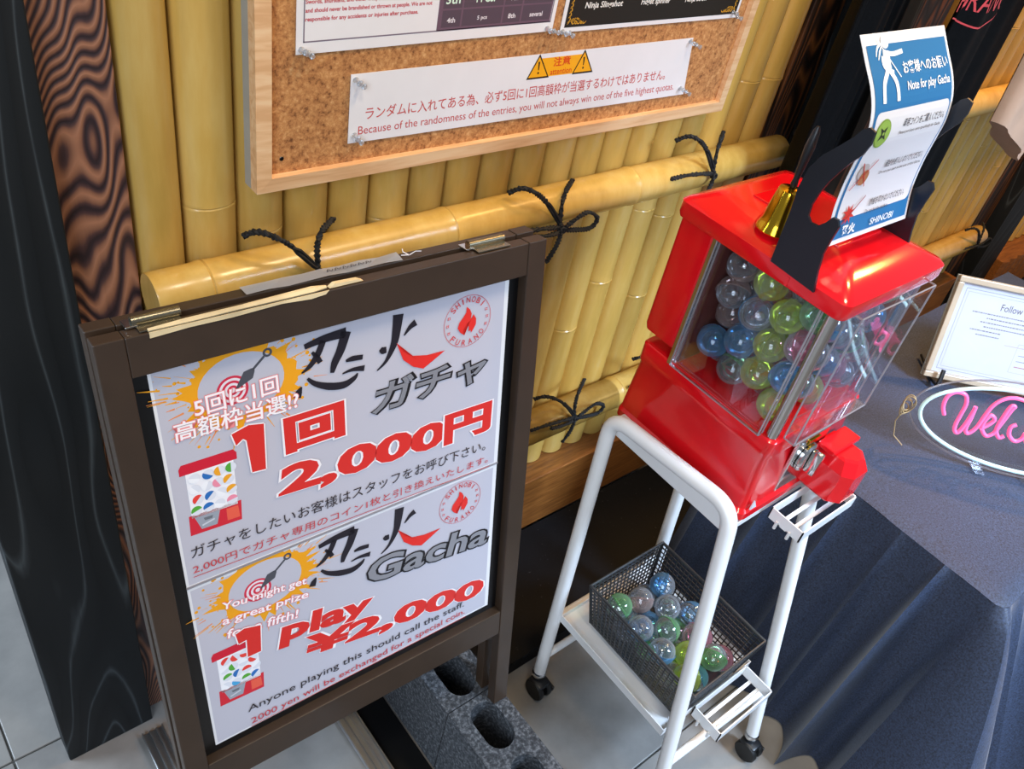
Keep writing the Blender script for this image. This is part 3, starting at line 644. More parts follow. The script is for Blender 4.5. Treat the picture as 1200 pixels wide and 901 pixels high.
def capsule_icon(pr, X, seed):
    rn = random.Random(seed)
    a, b, c, d = [Vector(X(*p)) for p in ((211, 551), (275, 530), (284, 612), (225, 632))]  # icon corners TL TR BR BL
    def I(u, v): p = d * (1 - u) * (1 - v) + c * u * (1 - v) + b * u * v + a * (1 - u) * v; return (p.x, p.y)
    pr.poly([I(0.0, 0.0), I(1, 0.0), I(1.02, 0.28), I(0.02, 0.28)], 'd12b3a')
    pr.poly([I(0.07, 0.24), I(0.95, 0.24), I(0.95, 0.93), I(0.07, 0.93)], 'f2f0f4'); pr.up()
    pr.poly([I(-0.03, 0.86), I(1.02, 0.86), I(1.02, 0.95), I(0.96, 1.0), I(0.02, 1.0), I(-0.03, 0.95)], 'cf2238')
    pr.poly([I(0.12, 0.24), I(0.60, 0.24), I(0.52, 0.05), I(0.22, 0.05)], '9aa0ac'); pr.up(); pr.poly([I(0.28, 0.20), I(0.46, 0.20), I(0.44, 0.16), I(0.3, 0.16)], '6c7078'); pr.line(I(.24, .1), I(.48, .14), .002, 'c8ccd4')
    pr.poly([I(0.72, 0.22), I(0.95, 0.22), I(0.97, 0.05), I(0.72, 0.05)], 'e8604a')
    w = (b - a).length
    for r in range(4):
        for k in range(4):
            cc = Vector(I(0.19 + 0.215 * k + 0.04 * (r % 2) + rn.uniform(-.02, .02), 0.33 + 0.15 * r)); an = rn.random() * 3; rr = w * 0.105
            pr.disc(cc, rr, 'dfe1ea', 14); pr.up()
            col = rn.choice(['2f6fb8', 'e8453c', 'f0a52a', '57a83c', 'ee8fa6', '4aa4d8', 'f4f4f8'])
            pr.fan(cc, [(cc.x + rr * cos(an + pi * i / 8), cc.y + rr * sin(an + pi * i / 8)) for i in range(9)], col); pr.up()
def X1(x, y):   # places on the poster, read as fractions of its own quadrilateral
    w = -0.00046672084 * x - 0.00037634601 * y + 1
    return ((0.00055771429 * x - 0.00010794470 * y - 0.04843118977) / w, (-0.00043180881 * x - 0.00085822000 * y + 0.86062733422) / w)
def X2(x, y): p = X1(x, y); return (p[0], p[1] - 0.2725)
def one(pr, P_):
    for i in range(len(P_)): pr.line(P_[i], P_[(i + 1) % len(P_)], 0.003, 'f4eef0')
    pr.up(); c_ = ((P_[2][0] + P_[-2][0]) / 2, (P_[2][1] + P_[-2][1]) / 2 ); pr.poly(P_, INKR); pr.up()
for k, (X, off, sh) in enumerate(((X1, -0.0045, ps[0]), (X2, -0.0050, ps[1]))):
    pr = Print(PZ(off)); v0 = SPL if k == 0 else 0.0
    pr.rect(0.003, v0 + 0.003, 0.414, v0 + (0.271 if k == 0 else 0.262), 'bfbdc8'); pr.up()
    splat(pr, X(283, 455), 0.047, 5 + k); target_kunai(pr, X(272, 462), X(274, 463), X(312, 417), 0.0165)
    capsule_icon(pr, X, 4 + k)
    brush_nin(pr, X); pr.up()
    emblem(pr, X(549, 377), 0.0335); pr.up()
    if k == 0:
        for t, a, b, h in (('5回に1回', (229, 494), (326, 463), 0.021), ('高額枠当選!?', (206, 524), (349, 482), 0.023)):
            pr.outlined(t, X(*a), X(*b), h, 'fbf4f6', 'ee8a8c', 0.012, 0.045)
        pr.outlined('ガチャ', X(434, 492), X(567, 447), 0.042, GRY, '1e1c20', 0.02, 0.065, 0.18)
        one(pr, [X1(*p) for p in ((270.5,513),(290,502),(308,500),(311,553),(295,557),(288,520),(284,518),(276,526))]); pr.outlined('回', X(334, 537), X(404, 513), 0.047, INKR, 'f4eef0', 0.05, 0.08)
        pr.outlined('2,000', X(325, 592), X(519, 530), 0.046, INKR, 'f4eef0', 0.045, 0.075, 0.1); pr.outlined('円', X(520, 526), X(576, 506), 0.046, INKR, 'f4eef0', 0.05, 0.08)
        pr.text('ガチャをしたいお客様はスタッフをお呼び下さい。', X(226, 658), X(570, 530), 0.0165, '2e2a30', 0.0)
        pr.text('2,000円でガチャ専用のコイン1枚と引き換えいたします。', X(228, 676), X(573, 545), 0.0125, 'c9434c', 0.0); pr.line(X(228, 679), X(575, 549), 0.0009, 'c9434c')
    else:
        def Y2(x, y): return X1(x, y)
        for t, a, b, h in (('You might get', (261, 721), (359, 690), 0.0145), ('a great prize', (262, 738), (361, 706), 0.0145), ('for a fifth!', (267, 751), (349, 727), 0.0140)):
            pr.outlined(t, Y2(*a), Y2(*b), h, 'fbf4f6', 'ee8a8c', 0.012, 0.05)
        pr.outlined('Gacha', Y2(428, 690), Y2(571, 641), 0.040, '8a8a90', '1e1c20', 0.02, 0.06, 0.12)
        one(pr, [X1(*p) for p in ((277,746),(287,739),(306,735),(307,765),(291.6,772),(290,752),(281,757))])
        pr.outlined('play', Y2(327, 764), Y2(433, 728), 0.046, INKR, 'f4eef0', 0.045, 0.075, 0.05)
        pr.outlined('¥2,000', Y2(352, 780), Y2(564, 706), 0.042, INKR, 'f4eef0', 0.045, 0.07, 0.08)
        pr.text('Anyone playing this should call the staff.', Y2(293, 838), Y2(545, 717), 0.0150, '2e2a30', 0.0)
        pr.text('2000 yen will be exchanged for a special coin.', Y2(297, 851), Y2(546, 725), 0.0135, 'c9434c', 0.0); pr.line(Y2(296, 852), Y2(547, 727), 0.0009, 'c9434c')
    pr.build(sh)
# ------------------------------------------------------------ concrete blocks
def block(x, y, z, L, holes, label):
    W = 0.101; Hh = 0.1895; import bmesh
    bm = bmesh.new()
    # top face with stadium openings: built from strips between the openings
    hw, hl = 0.026, 0.043; n = 10
    def stad(cy, zz, k=1.0):
        P = []
        for i in range(n + 1): a = pi * i / n; P.append((x + W / 2 + hw * k * cos(a), cy + (hl - hw) + hw * k * sin(a), zz))
        for i in range(n + 1): a = pi + pi * i / n; P.append((x + W / 2 + hw * k * cos(a), cy - (hl - hw) + hw * k * sin(a), zz))
        return P
    o = MB(); cuts = [y] + [(holes[i] + holes[i + 1]) / 2 for i in range(len(holes) - 1)] + [y + L]
    for zz in (0.0, Hh):
        for i, h in enumerate(holes):
            y0, y1 = cuts[i], cuts[i + 1]; S_ = stad(h, z + zz); m = len(S_); out = []
            for p in S_:
                dx, dy = p[0] - (x + W / 2), p[1] - h
                if abs(dx) < 1e-6: t = 1e9
                else: t = (W / 2) / abs(dx)
                ty = ((y1 - h) / dy if dy > 0 else (y0 - h) / dy) if abs(dy) > 1e-6 else 1e9
                t = min(t, ty); out.append((x + W / 2 + dx * t, h + dy * t, z + zz))
            vs = S_ + out; fs = [(j, (j + 1) % m, m + (j + 1) % m, m + j) for j in range(m)]
            b = len(vs)
            for cx_ in (x, x + W):
                for cy_ in (y0, y1):
                    # corner fill: nearest pair of consecutive rim points on the two sides
                    j = min(range(m), key=lambda j: (out[j][0] - cx_) ** 2 + (out[j][1] - cy_) ** 2 + (out[(j + 1) % m][0] - cx_) ** 2 + (out[(j + 1) % m][1] - cy_) ** 2)
                    vs.append((cx_, cy_, z + zz)); fs.append((m + j, m + (j + 1) % m, len(vs) - 1))
            o.add(vs, fs)
    for h in holes:
        A_, B_ = stad(h, z + Hh), stad(h, z, 0.9); m = len(A_); o.add(A_ + B_, [(j, (j + 1) % m, m + (j + 1) % m, m + j) for j in range(m)])
    o.add([(x, y, z), (x + W, y, z), (x + W, y + L, z), (x, y + L, z), (x, y, z + Hh), (x + W, y, z + Hh), (x + W, y + L, z + Hh), (x, y + L, z + Hh)], [(0, 1, 5, 4), (1, 2, 6, 5), (2, 3, 7, 6), (3, 0, 4, 7)])
    ob = o.build('concrete_block', M['conc'], loc=(x + W / 2, y + L / 2, z)); tag(ob, label, 'block', 'concrete blocks under the brown sign'); return ob
block(0.5455, 0.084, 0, 0.39, [0.150, 0.213 + 0.066, 0.318 + 0.105], 'long grey concrete block with oval holes in front, at the bottom edge of the picture') if False else None
block(0.5455, 0.086, 0, 0.39, [0.205, 0.315, 0.422], 'nearest grey concrete block with oval holes, right of the sign')
block(0.5455, 0.478, 0, 0.205, [0.53, 0.632], 'grey concrete block in shadow behind the right sign leg')
block(0.085, 0.40, 0, 0.15, [0.475], 'grey concrete block under the left leg of the brown sign')
# ------------------------------------------------------------ aluminium floor tracks
def track(x, y0, y1, label):
    t = thing('floor_track', label, 'rail', (x, (y0 + y1) / 2, 0), 'aluminium floor tracks')
    MB().box((x, y0, 0.0), (x + 0.036, y1, 0.003), bv=0.0006).build('track_base', M['alu'], t)
    for k, (a, h) in enumerate(((0.0005, 0.012), (0.0125, 0.009), (0.0235, 0.009), (0.0335, 0.012))): MB().box((x + a, y0, 0.0031), (x + a + 0.002, y1, h)).build('track_rib', M['alu'], t)
track(0.4475, -0.3, 0.78, 'ribbed aluminium track on the floor under the sign, left of the black strip')
track(0.160, -0.3, 0.80, 'ribbed aluminium track on the floor at the foot of the black post')

# ------------------------------------------------------------ trolley
tl = thing('trolley', 'white metal trolley on casters carrying the red capsule machine', 'trolley', (0.93, 0.34, 0))
def leg(name, a, b): return MB().tube([a, b], 0.0115, 16).build(name, M['white_metal'], tl, smooth=True)
def fil(p, c, q, r=0.035, n=8):
    p, c, q = Vector(p), Vector(c), Vector(q); a = c + (p - c).normalized() * r; b = c + (q - c).normalized() * r
    return [a * (1 - t) ** 2 + c * 2 * t * (1 - t) + b * t * t for t in [i / n for i in range(n + 1)]]
ZC = 0.062
LA, TA, TB, LB = (0.795, 0.498, ZC), (0.813, 0.542, 0.684), (0.833, 0.322, 0.684), (0.778, 0.182, ZC)
MB().tube([LA] + fil(LA, TA, TB) + fil(TA, TB, LB) + [LB], 0.0118, 16).build('side_frame', M['white_metal'], tl, smooth=True)
LD, TD, TC, LC = (1.086, 0.50, ZC), (1.062, 0.535, 0.634), (1.046, 0.312, 0.634), (1.058, 0.178, ZC)
MB().tube([LD] + fil(LD, TD, TC) + fil(TD, TC, LC) + [LC], 0.0118, 16).build('side_frame', M['white_metal'], tl, smooth=True)
def tray(x0, x1, y0, y1, z, h, name):
    o = MB().box((x0, y0, z), (x1, y1, z + 0.002)).build(name, M['white_metal'], tl)
    for lo, hi in (((x0 - .0015, y0 - .0015, z - 0.004), (x0, y1 + .0015, z + h)), ((x1, y0 - .0015, z - 0.004), (x1 + .0015, y1 + .0015, z + h)), ((x0, y0 - .0015, z - 0.004), (x1, y0, z + h)), ((x0, y1, z - 0.004), (x1, y1 + .0015, z + h))):
        MB().box(lo, hi).build('rim', M['white_metal'], o)
    return o
tray(0.847, 1.052, 0.318, 0.545, 0.640, 0.006, 'upper_shelf')
MB().box((0.8285, 0.318, 0.640), (0.8455, 0.545, 0.672), bv=0.002).build('shelf_flange', M['white_metal'], tl)
tray(0.806, 1.036, 0.246, 0.500, 0.222, 0.013, 'lower_shelf')
def holder(x0, x1, y0, y1, z, h, nm):
    o = MB().box((x0, y0, z), (x1, y0 + .002, z + h)).build(nm, M['white_metal'], tl)
    for lo, hi in (((x0, y1 - .002, z), (x1, y1, z + h)), ((x0, y0, z), (x0 + .002, y1, z + h)), ((x1 - .002, y0, z), (x1, y1, z + h))): MB().box(lo, hi).build('holder_side', M['white_metal'], o)
    for k in (0.36, 0.66):
        yy = y0 + (y1 - y0) * k; MB().box((x0, yy - .003, z), (x1, yy + .003, z + .002)).build('holder_bar', M['white_metal'], o)
    for k in (0.3, 0.7): MB().tube([(x0 - .001, y0 + (y1 - y0) * k, z + .006), (x0 - .001, y0 + (y1 - y0) * k, z - .008)], 0.0025, 8).build('hook', M['white_metal'], o)
holder(0.918, 1.056, 0.250, 0.306, 0.636, 0.020, 'upper_holder')
holder(0.878, 1.020, 0.184, 0.243, 0.216, 0.024, 'lower_holder')
for a, b in (((0.797, 0.214, 0.178), (1.056, 0.206, 0.178)), ((0.797, 0.503, 0.105), (1.084, 0.503, 0.105)), ((0.803, 0.51, 0.215), (1.08, 0.51, 0.215))):
    MB().tube([a, b], 0.0075, 12).build('cross_bar', M['white_metal'], tl, smooth=True)
for k, (x, y, z) in enumerate((LA, LB, LC, LD)):
    c = MB().lathe([(0.0125, 0.0), (0.0135, 0.004), (0.0135, 0.010), (0.0115, 0.013)], (x, y, z - 0.008), 'Z', 16).build('caster', M['chrome'], tl, smooth=True)
    MB().tube([(x, y, z), (x, y, 0.042)], 0.006, 10).build('swivel_stem', M['chrome'], c, smooth=True)
    dy = -0.010; MB().box((x - 0.015, y + dy - 0.014, 0.030), (x + 0.015, y + dy + 0.020, 0.046), bv=0.006).build('caster_hood', M['black_plastic'], c, smooth=True)
    for sx in (-1, 1): MB().lathe([(0.010, -0.005), (0.0205, -0.0055), (0.0225, -0.003), (0.0225, 0.003), (0.0205, 0.0055), (0.010, 0.005)], (x + sx * 0.010, y + dy, 0.0225), 'X', 22).build('wheel', M['rubber'], c, smooth=True)
    MB().box((x + 0.018, y - 0.03, 0.016), (x + 0.024, y - 0.006, 0.028), bv=0.002).build('brake_lever', M['black_plastic'], c)
# ------------------------------------------------------------ capsule machine
XL, XR, YF, YK = 0.873, 1.078, 0.334, 0.515
mc = thing('capsule_machine', 'red capsule vending machine with clear windows full of colourful capsules', 'machine', (0.975, 0.44, 0.648))
mb = MB()
def ring4(x0, x1, y0, y1, z): return [(x0, y0, z), (x1, y0, z), (x1, y1, z), (x0, y1, z)]
mb.hexa(ring4(0.858, 1.090, 0.318, 0.572, 0.6485), ring4(0.858, 1.090, 0.318, 0.572, 0.664))
def loft(mb, rings):
    b = []; n = len(rings[0]); vs = sum([list(r) for r in rings], []); fs = [tuple(range(n))[::-1], tuple(range((len(rings) - 1) * n, len(rings) * n))]
    for i in range(len(rings) - 1): fs += [(i * n + j, i * n + (j + 1) % n, (i + 1) * n + (j + 1) % n, (i + 1) * n + j) for j in range(n)]
    return mb.add(vs, fs)
def rr(x0, x1, y0, y1, z, r=0.012, n=4):
    P = []
    for cx, cy, a0 in ((x1 - r, y0 + r, -pi / 2), (x1 - r, y1 - r, 0), (x0 + r, y1 - r, pi / 2), (x0 + r, y0 + r, pi)):
        for i in range(n + 1): a = a0 + pi / 2 * i / n; P.append((cx + r * cos(a), cy + r * sin(a), z))
    return P
mb = MB(); loft(mb, [rr(0.857, 1.092, 0.316, 0.572, 0.6485), rr(0.857, 1.092, 0.316, 0.572, 0.660), rr(0.862, 1.087, 0.321, 0.572, 0.664), rr(0.868, 1.082, 0.328, 0.570, 0.752), rr(0.8655, 1.084, 0.326, 0.572, 0.757), rr(0.8655, 1.084, 0.326, 0.572, 0.784), rr(0.868, 1.081, 0.329, 0.570, 0.787)])
mb.build('base', M['red'], mc, smooth=True)
mb = MB(); loft(mb, [rr(XL - .004, XR + .004, 0.519, 0.578, 0.806, .008), rr(XL - .006, XR + .006, 0.517, 0.580, 0.815, .008), rr(XL - .006, XR + .006, 0.517, 0.580, 1.006, .008)]); mb.build('rear_housing', M['red'], mc, smooth=True)
mb = MB(); loft(mb, [rr(0.861, 1.090, 0.322, 0.584, 0.990, .012), rr(0.859, 1.092, 0.320, 0.585, 0.996, .012), rr(0.859, 1.092, 0.320, 0.585, 1.012, .012), rr(0.864, 1.087, 0.325, 0.580, 1.017, .012), rr(0.905, 1.050, 0.36, 0.555, 1.030, .012)]); lid = mb.build('lid', M['red'], mc, smooth=True)
MB().box((0.935, 0.395, 1.0285), (1.035, 0.53, 1.0325), bv=0.0015).build('lid_panel', M['red'], lid)
MB().box((XL + .002, 0.5085, 0.789), (XR - .002, 0.5125, 0.988)).build('inner_back', plain('inner_back_panel', '5a2a28', 0.4), mc)
MB().box((XL + .002, YF + .003, 0.7875), (XR - .002, 0.508, 0.7885)).build('hopper_floor', M['red'], mc)
# windows: a thin clear box on each side with visible edges
def window(lo, hi, nm):
    o = MB().box(lo, hi).build(nm, M['acrylic'], mc); (x0, y0, z0), (x1, y1, z1) = lo, hi; r = 0.0013
    for a, b in ((lo, (x1, y0, z0)), ((x0, y0, z1), (x1, y0, z1)), (lo, (x0, y0, z1)), ((x1, y0, z0), (x1, y0, z1)), ((x0, y1, z0), (x0, y1, z1)), (lo, (x0, y1, z0)), ((x0, y0, z1), (x0, y1, z1)), ((x1, y0, z0), (x1, y1, z0)), ((x1, y0, z1), (x1, y1, z1)), ((x1, y1, z0), (x1, y1, z1))):
        MB().tube([a, b], r, 4).build('window_edge', M['acrylic_edge'], o)
    return o
window((0.862, 0.350, 0.786), (0.8705, 0.512, 0.992), 'side_window')
window((0.892, 0.312, 0.786), (1.066, 0.3285, 0.992), 'front_window')
MB().box((1.0785, 0.345, 0.789), (1.0825, 0.512, 0.989)).build('side_window', M['acrylic'], mc)
for x, y, r in ((0.8785, 0.3395, 0.0085), (1.0755, 0.3395, 0.006)): MB().lathe([(r, 0.7875), (r, 0.9885)], (x, y, 0), 'Z', 16).build('corner_post', M['chrome'], mc, smooth=True)
for x, y in ((0.868, 0.5125),): MB().box((x - .006, y, 0.786), (x + .008, y + .0055, 0.990)).build('corner_strip', M['chrome'], mc)
# coin mechanism
cp = MB().box((0.934, 0.3195, 0.666), (1.010, 0.3255, 0.764), bv=0.0015).build('coin_plate', M['chrome'], mc)
cm = (0.972, 0.3185, 0.722)
dl = MB().lathe([(0.024, 0.0), (0.024, -0.004), (0.021, -0.007), (0.006, -0.007)], cm, 'Y', 28).build('dial', M['chrome'], mc, smooth=True)
MB().box((cm[0] - 0.0055, cm[1] - 0.024, cm[2] - 0.020), (cm[0] + 0.0055, cm[1] - 0.007, cm[2] + 0.020), bv=0.003).build('turning_grip', M['chrome'], dl, smooth=True)
MB().box((cm[0] - 0.014, 0.3175, cm[2] + 0.027), (cm[0] + 0.014, 0.3192, cm[2] + 0.036), bv=0.0006).build('coin_slot', M['gold'], cp)
# capsule chute
mb = MB(); X0, X1, Y0, Y1 = 0.994, 1.056, 0.254, 0.324
def oct_(z, k, c=.014):
    a, b, e, f_ = X0 + k, X1 - k, Y0 + k, Y1
    return [(a + c, e, z), (b - c, e, z), (b, e + c, z), (b, f_, z), (a, f_, z), (a, e + c, z)]
loft(mb, [oct_(0.6585, .004), oct_(0.664, 0), oct_(0.715, 0), oct_(0.733, .008), oct_(0.735, .012)])
ch = mb.build('capsule_chute', M['red'], mc)
MB().box((0.990, 0.290, 0.736), (1.058, 0.3185, 0.744), bv=0.002).build('chute_cap', M['red'], ch)
mb = MB(); mb.hexa([(0.872, 0.3155, 0.666), (0.886, 0.3155, 0.666), (0.874, 0.3155, 0.684)], [(0.872, 0.3175, 0.666), (0.886, 0.3175, 0.666), (0.874, 0.3175, 0.684)]); mb.build('sticker', M['paper'], mc)
# ------------------------------------------------------------ capsules
shell_r = 0.0232
def hemi(r, sgn):
    prof = []; n = 7; mb = MB(); N = 20; vs = []; fs = []
    for i in range(n):
        a = pi / 2 * i / (n - 1) * 0.999; 
        for j in range(N):
            b = 2 * pi * j / N; vs.append((r * cos(a) * cos(b), r * cos(a) * sin(b), sgn * r * sin(a)))
    for i in range(n - 1):
        for j in range(N): fs.append((i * N + j, i * N + (j + 1) % N, (i + 1) * N + (j + 1) % N, (i + 1) * N + j))
    return mb.add(vs, fs)
def lipring(r):
    mb = MB(); N = 20; vs = []; prof = ((r, -0.0016), (r + 0.0009, -0.0012), (r + 0.0009, 0.0012), (r, 0.0016))
    for p in prof:
        for j in range(N): b = 2 * pi * j / N; vs.append((p[0] * cos(b), p[0] * sin(b), p[1]))
    return mb.add(vs, [(i * N + j, i * N + (j + 1) % N, (i + 1) * N + (j + 1) % N, (i + 1) * N + j) for i in range(3) for j in range(N)])
ME = {}
def capsule(col, loc, rot, label, group):
    o = thing('toy_capsule', label, 'capsule', loc, group); o.rotation_euler = rot
    other = 'clear' if col != 'clear' else 'clear'
    for nm, key, mat in (('upper_shell', 'u', col), ('lower_shell', 'l', other if col not in ('yellow',) else 'yellow'), ('seam_ring', 'r', col), ('token', 't', 'x')):
        kk = (key, mat)
        if kk not in ME:
            mb = {'u': lambda: hemi(shell_r, 1), 'l': lambda: hemi(shell_r * 0.995, -1), 'r': lambda: lipring(shell_r), 't': lambda: MB().lathe([(0.0055, -0.001), (0.0065, 0.0), (0.0055, 0.001)], (0.003, 0.002, -0.006), 'Z', 12).lathe([(0.004, -0.001), (0.004, 0.001)], (-0.008, 0.004, -0.004), 'X', 10)}[key]()
            t_ = mb.build(nm, M['chrome'] if key == 't' else M['shell_' + mat], None, smooth=True, loc=(0, 0, 0)); ME[kk] = t_.data; bpy.data.objects.remove(t_)
        c = bpy.data.objects.new(nm, ME[kk]); COL.objects.link(c); c.parent = o
    return o
def pack(n, lo, hi, r, seed, iters=900):
    rn = random.Random(seed); P = [[rn.uniform(lo[0] + r, hi[0] - r), rn.uniform(lo[1] + r, hi[1] - r), lo[2] + r + rn.random() * (hi[2] - lo[2]) * 1.15] for _ in range(n)]
    for it in range(iters):
        g_ = 0.0012 if it < iters * 0.7 else 0.00005
        for p in P:
            p[2] -= g_; p[0] -= 0.00025; p[1] -= 0.00025
            if it < iters * 0.6: p[0] += rn.uniform(-.0006, .0006); p[1] += rn.uniform(-.0006, .0006)
        for rep in range(2):
            for i in range(n):
                a = P[i]
                for j in range(i + 1, n):
                    b = P[j]; dx = a[0] - b[0]
                    if dx > 2 * r or dx < -2 * r: continue
                    dy = a[1] - b[1]; dz = a[2] - b[2]; d2 = dx * dx + dy * dy + dz * dz
                    if 1e-12 < d2 < 4 * r * r:
                        d = math.sqrt(d2); k = (2 * r - d) / d * 0.5; dx *= k; dy *= k; dz *= k
                        a[0] += dx; a[1] += dy; a[2] += dz; b[0] -= dx; b[1] -= dy; b[2] -= dz
            for p in P:
                for q in (0, 1): p[q] = min(max(p[q], lo[q] + r), hi[q] - r)
                p[2] = min(max(p[2], lo[2] + r), max(hi[2] - r, lo[2] + r) if it > iters * 0.3 else 9)
    return P
_ci = cam.matrix_world.inverted()
def look(p): v = _ci @ Vector(p); return (600 + 996.3 * v.x / -v.z, 450.5 - 996.3 * v.y / -v.z, -v.z)
CN = {'yellow': 'yellow', 'green': 'green', 'blue': 'blue', 'pink': 'pink', 'clear': 'clear', 'amber': 'pale brown', 'teal': 'turquoise'}
def fill(P, hints, place, group, seed, default):
    rn = random.Random(seed); seen = {}
    vis = sorted(range(len(P)), key=lambda i: look(P[i])[2]); got = {}
    free = set(vis[:int(len(vis) * 0.8)])
    for hx, hy, hc in hints:
        if not free: break
        b = min(free, key=lambda i: (look(P[i])[0] - hx) ** 2 + (look(P[i])[1] - hy) ** 2 + (look(P[i])[2] * 130) ** 2); got[b] = hc; free.discard(b)
    cols = {i: got.get(i) or rn.choice(default) for i in range(len(P))}; ORD = ['leftmost', 'second', 'third', 'fourth', 'fifth', 'sixth', 'seventh', 'eighth', 'ninth', 'tenth', 'eleventh', 'twelfth', 'thirteenth', 'fourteenth', 'fifteenth', 'sixteenth', 'seventeenth', 'eighteenth']
    front = set(vis[:int(len(vis) * 0.55)]); rank = {}
    for c in set(cols.values()):
        for k, i in enumerate(sorted([i for i in front if cols[i] == c], key=lambda i: look(P[i])[0])): rank[i] = k
    for i, p in enumerate(P):
        c = cols[i]
        if i in front: k = rank[i]; lb = '%s %s capsule%s of those showing %s' % (ORD[min(k, 17)], CN[c], ' from the left' if k else '', place)
        else: lb = '%s capsule %s, mostly buried behind others' % (CN[c], place)
        capsule(c, p, (rn.uniform(0, 6.28), rn.uniform(0, 6.28), rn.uniform(0, 6.28)), lb, group)
P1 = pack(70, (0.8755, 0.3405, 0.7895), (1.076, 0.508, 0.985), 0.0242, 11)
fill(P1, [(845,345,'amber'),(884,345,'yellow'),(827,377,'amber'),(863,380,'blue'),(909,372,'yellow'),(817,413,'blue'),(848,415,'blue'),(885,420,'yellow'),(923,405,'pink'),(868,448,'yellow'),(905,440,'blue'),(927,450,'blue'),(893,478,'yellow'),(925,350,'green'),(950,378,'blue'),(947,475,'yellow'),(975,400,'pink'),(967,440,'pink'),(1003,415,'green'),(1022,375,'pink'),(1045,360,'green'),(990,445,'blue'),(840,440,'green'),(1020,400,'clear'),(1000,455,'pink'),(890,385,'clear')],
     'inside the red machine', 'capsules inside the machine', 5, ['clear', 'pink', 'blue', 'yellow', 'green', 'amber'])
P2 = pack(24, (0.842, 0.250, 0.242), (0.992, 0.460, 0.32), 0.0242, 23)
fill(P2, [(762,632+65,'blue'),(760,676,'amber'),(792,705,'green'),(733,700,'green'),(730,715,'clear'),(750,728,'blue'),(776,733,'yellow'),(787,762,'yellow'),(797,722,'pink'),(803,738,'green'),(850,763,'pink'),(829,780,'teal'),(833,745,'pink'),(775,760,'clear'),(810,765,'green'),(740,745,'green')],
     'in the dark mesh basket', 'capsules in the mesh basket', 9, ['clear', 'green', 'blue', 'clear'])
# ------------------------------------------------------------ mesh basket
bk = thing('mesh_basket', 'dark grey plastic mesh basket of capsules on the lower trolley shelf', 'basket', (0.917, 0.355, 0.2345))
m_bk = plain('dark_basket_plastic', '35373a', 0.4)
def wall_grid(a, b, c, d, nu, nv, name, solid=None):
    """grid wall with real square openings; a b bottom corners, c d top corners"""
    a, b, c, d = [Vector(p) for p in (a, b, c, d)]; nrm = (b - a).cross(d - a).normalized() * 0.0009
    mb = MB()
    def P(u, v): return a * (1 - u) * (1 - v) + b * u * (1 - v) + c * u * v + d * (1 - u) * v
    def bar(p, q, w):
        p, q = Vector(p), Vector(q); t = (q - p).normalized().cross(nrm.normalized()) * w
        mb.add([p - t - nrm, p + t - nrm, p + t + nrm, p - t + nrm, q - t - nrm, q + t - nrm, q + t + nrm, q - t + nrm], [(0, 1, 2, 3), (7, 6, 5, 4), (0, 4, 5, 1), (1, 5, 6, 2), (2, 6, 7, 3), (3, 7, 4, 0)])
    for i in range(nu + 1): bar(P(i / nu, 0), P(i / nu, 1), 0.0010 if 0 < i < nu else 0.003)
    for j in range(nv + 1): bar(P(0, j / nv), P(1, j / nv), 0.0010 if 0 < j < nv else 0.003)
    return mb.build(name, m_bk, bk)
bb = [(0.839, 0.250, 0.237), (0.990, 0.250, 0.237), (0.990, 0.461, 0.237), (0.839, 0.461, 0.237)]
bt = [(0.822, 0.236, 0.337), (1.005, 0.236, 0.337), (1.005, 0.477, 0.337), (0.822, 0.477, 0.337)]
for i in range(4):
    j = (i + 1) % 4; wall_grid(bb[i], bb[j], bt[j], bt[i], 24 if i % 2 else 18, 11, 'mesh_wall')
MB().box((0.838, 0.249, 0.2355), (0.991, 0.462, 0.239)).build('basket_floor', m_bk, bk)
MB().tube([(p[0], p[1], p[2]) for p in bt], 0.003, 8, closed=True).build('rim', m_bk, bk)
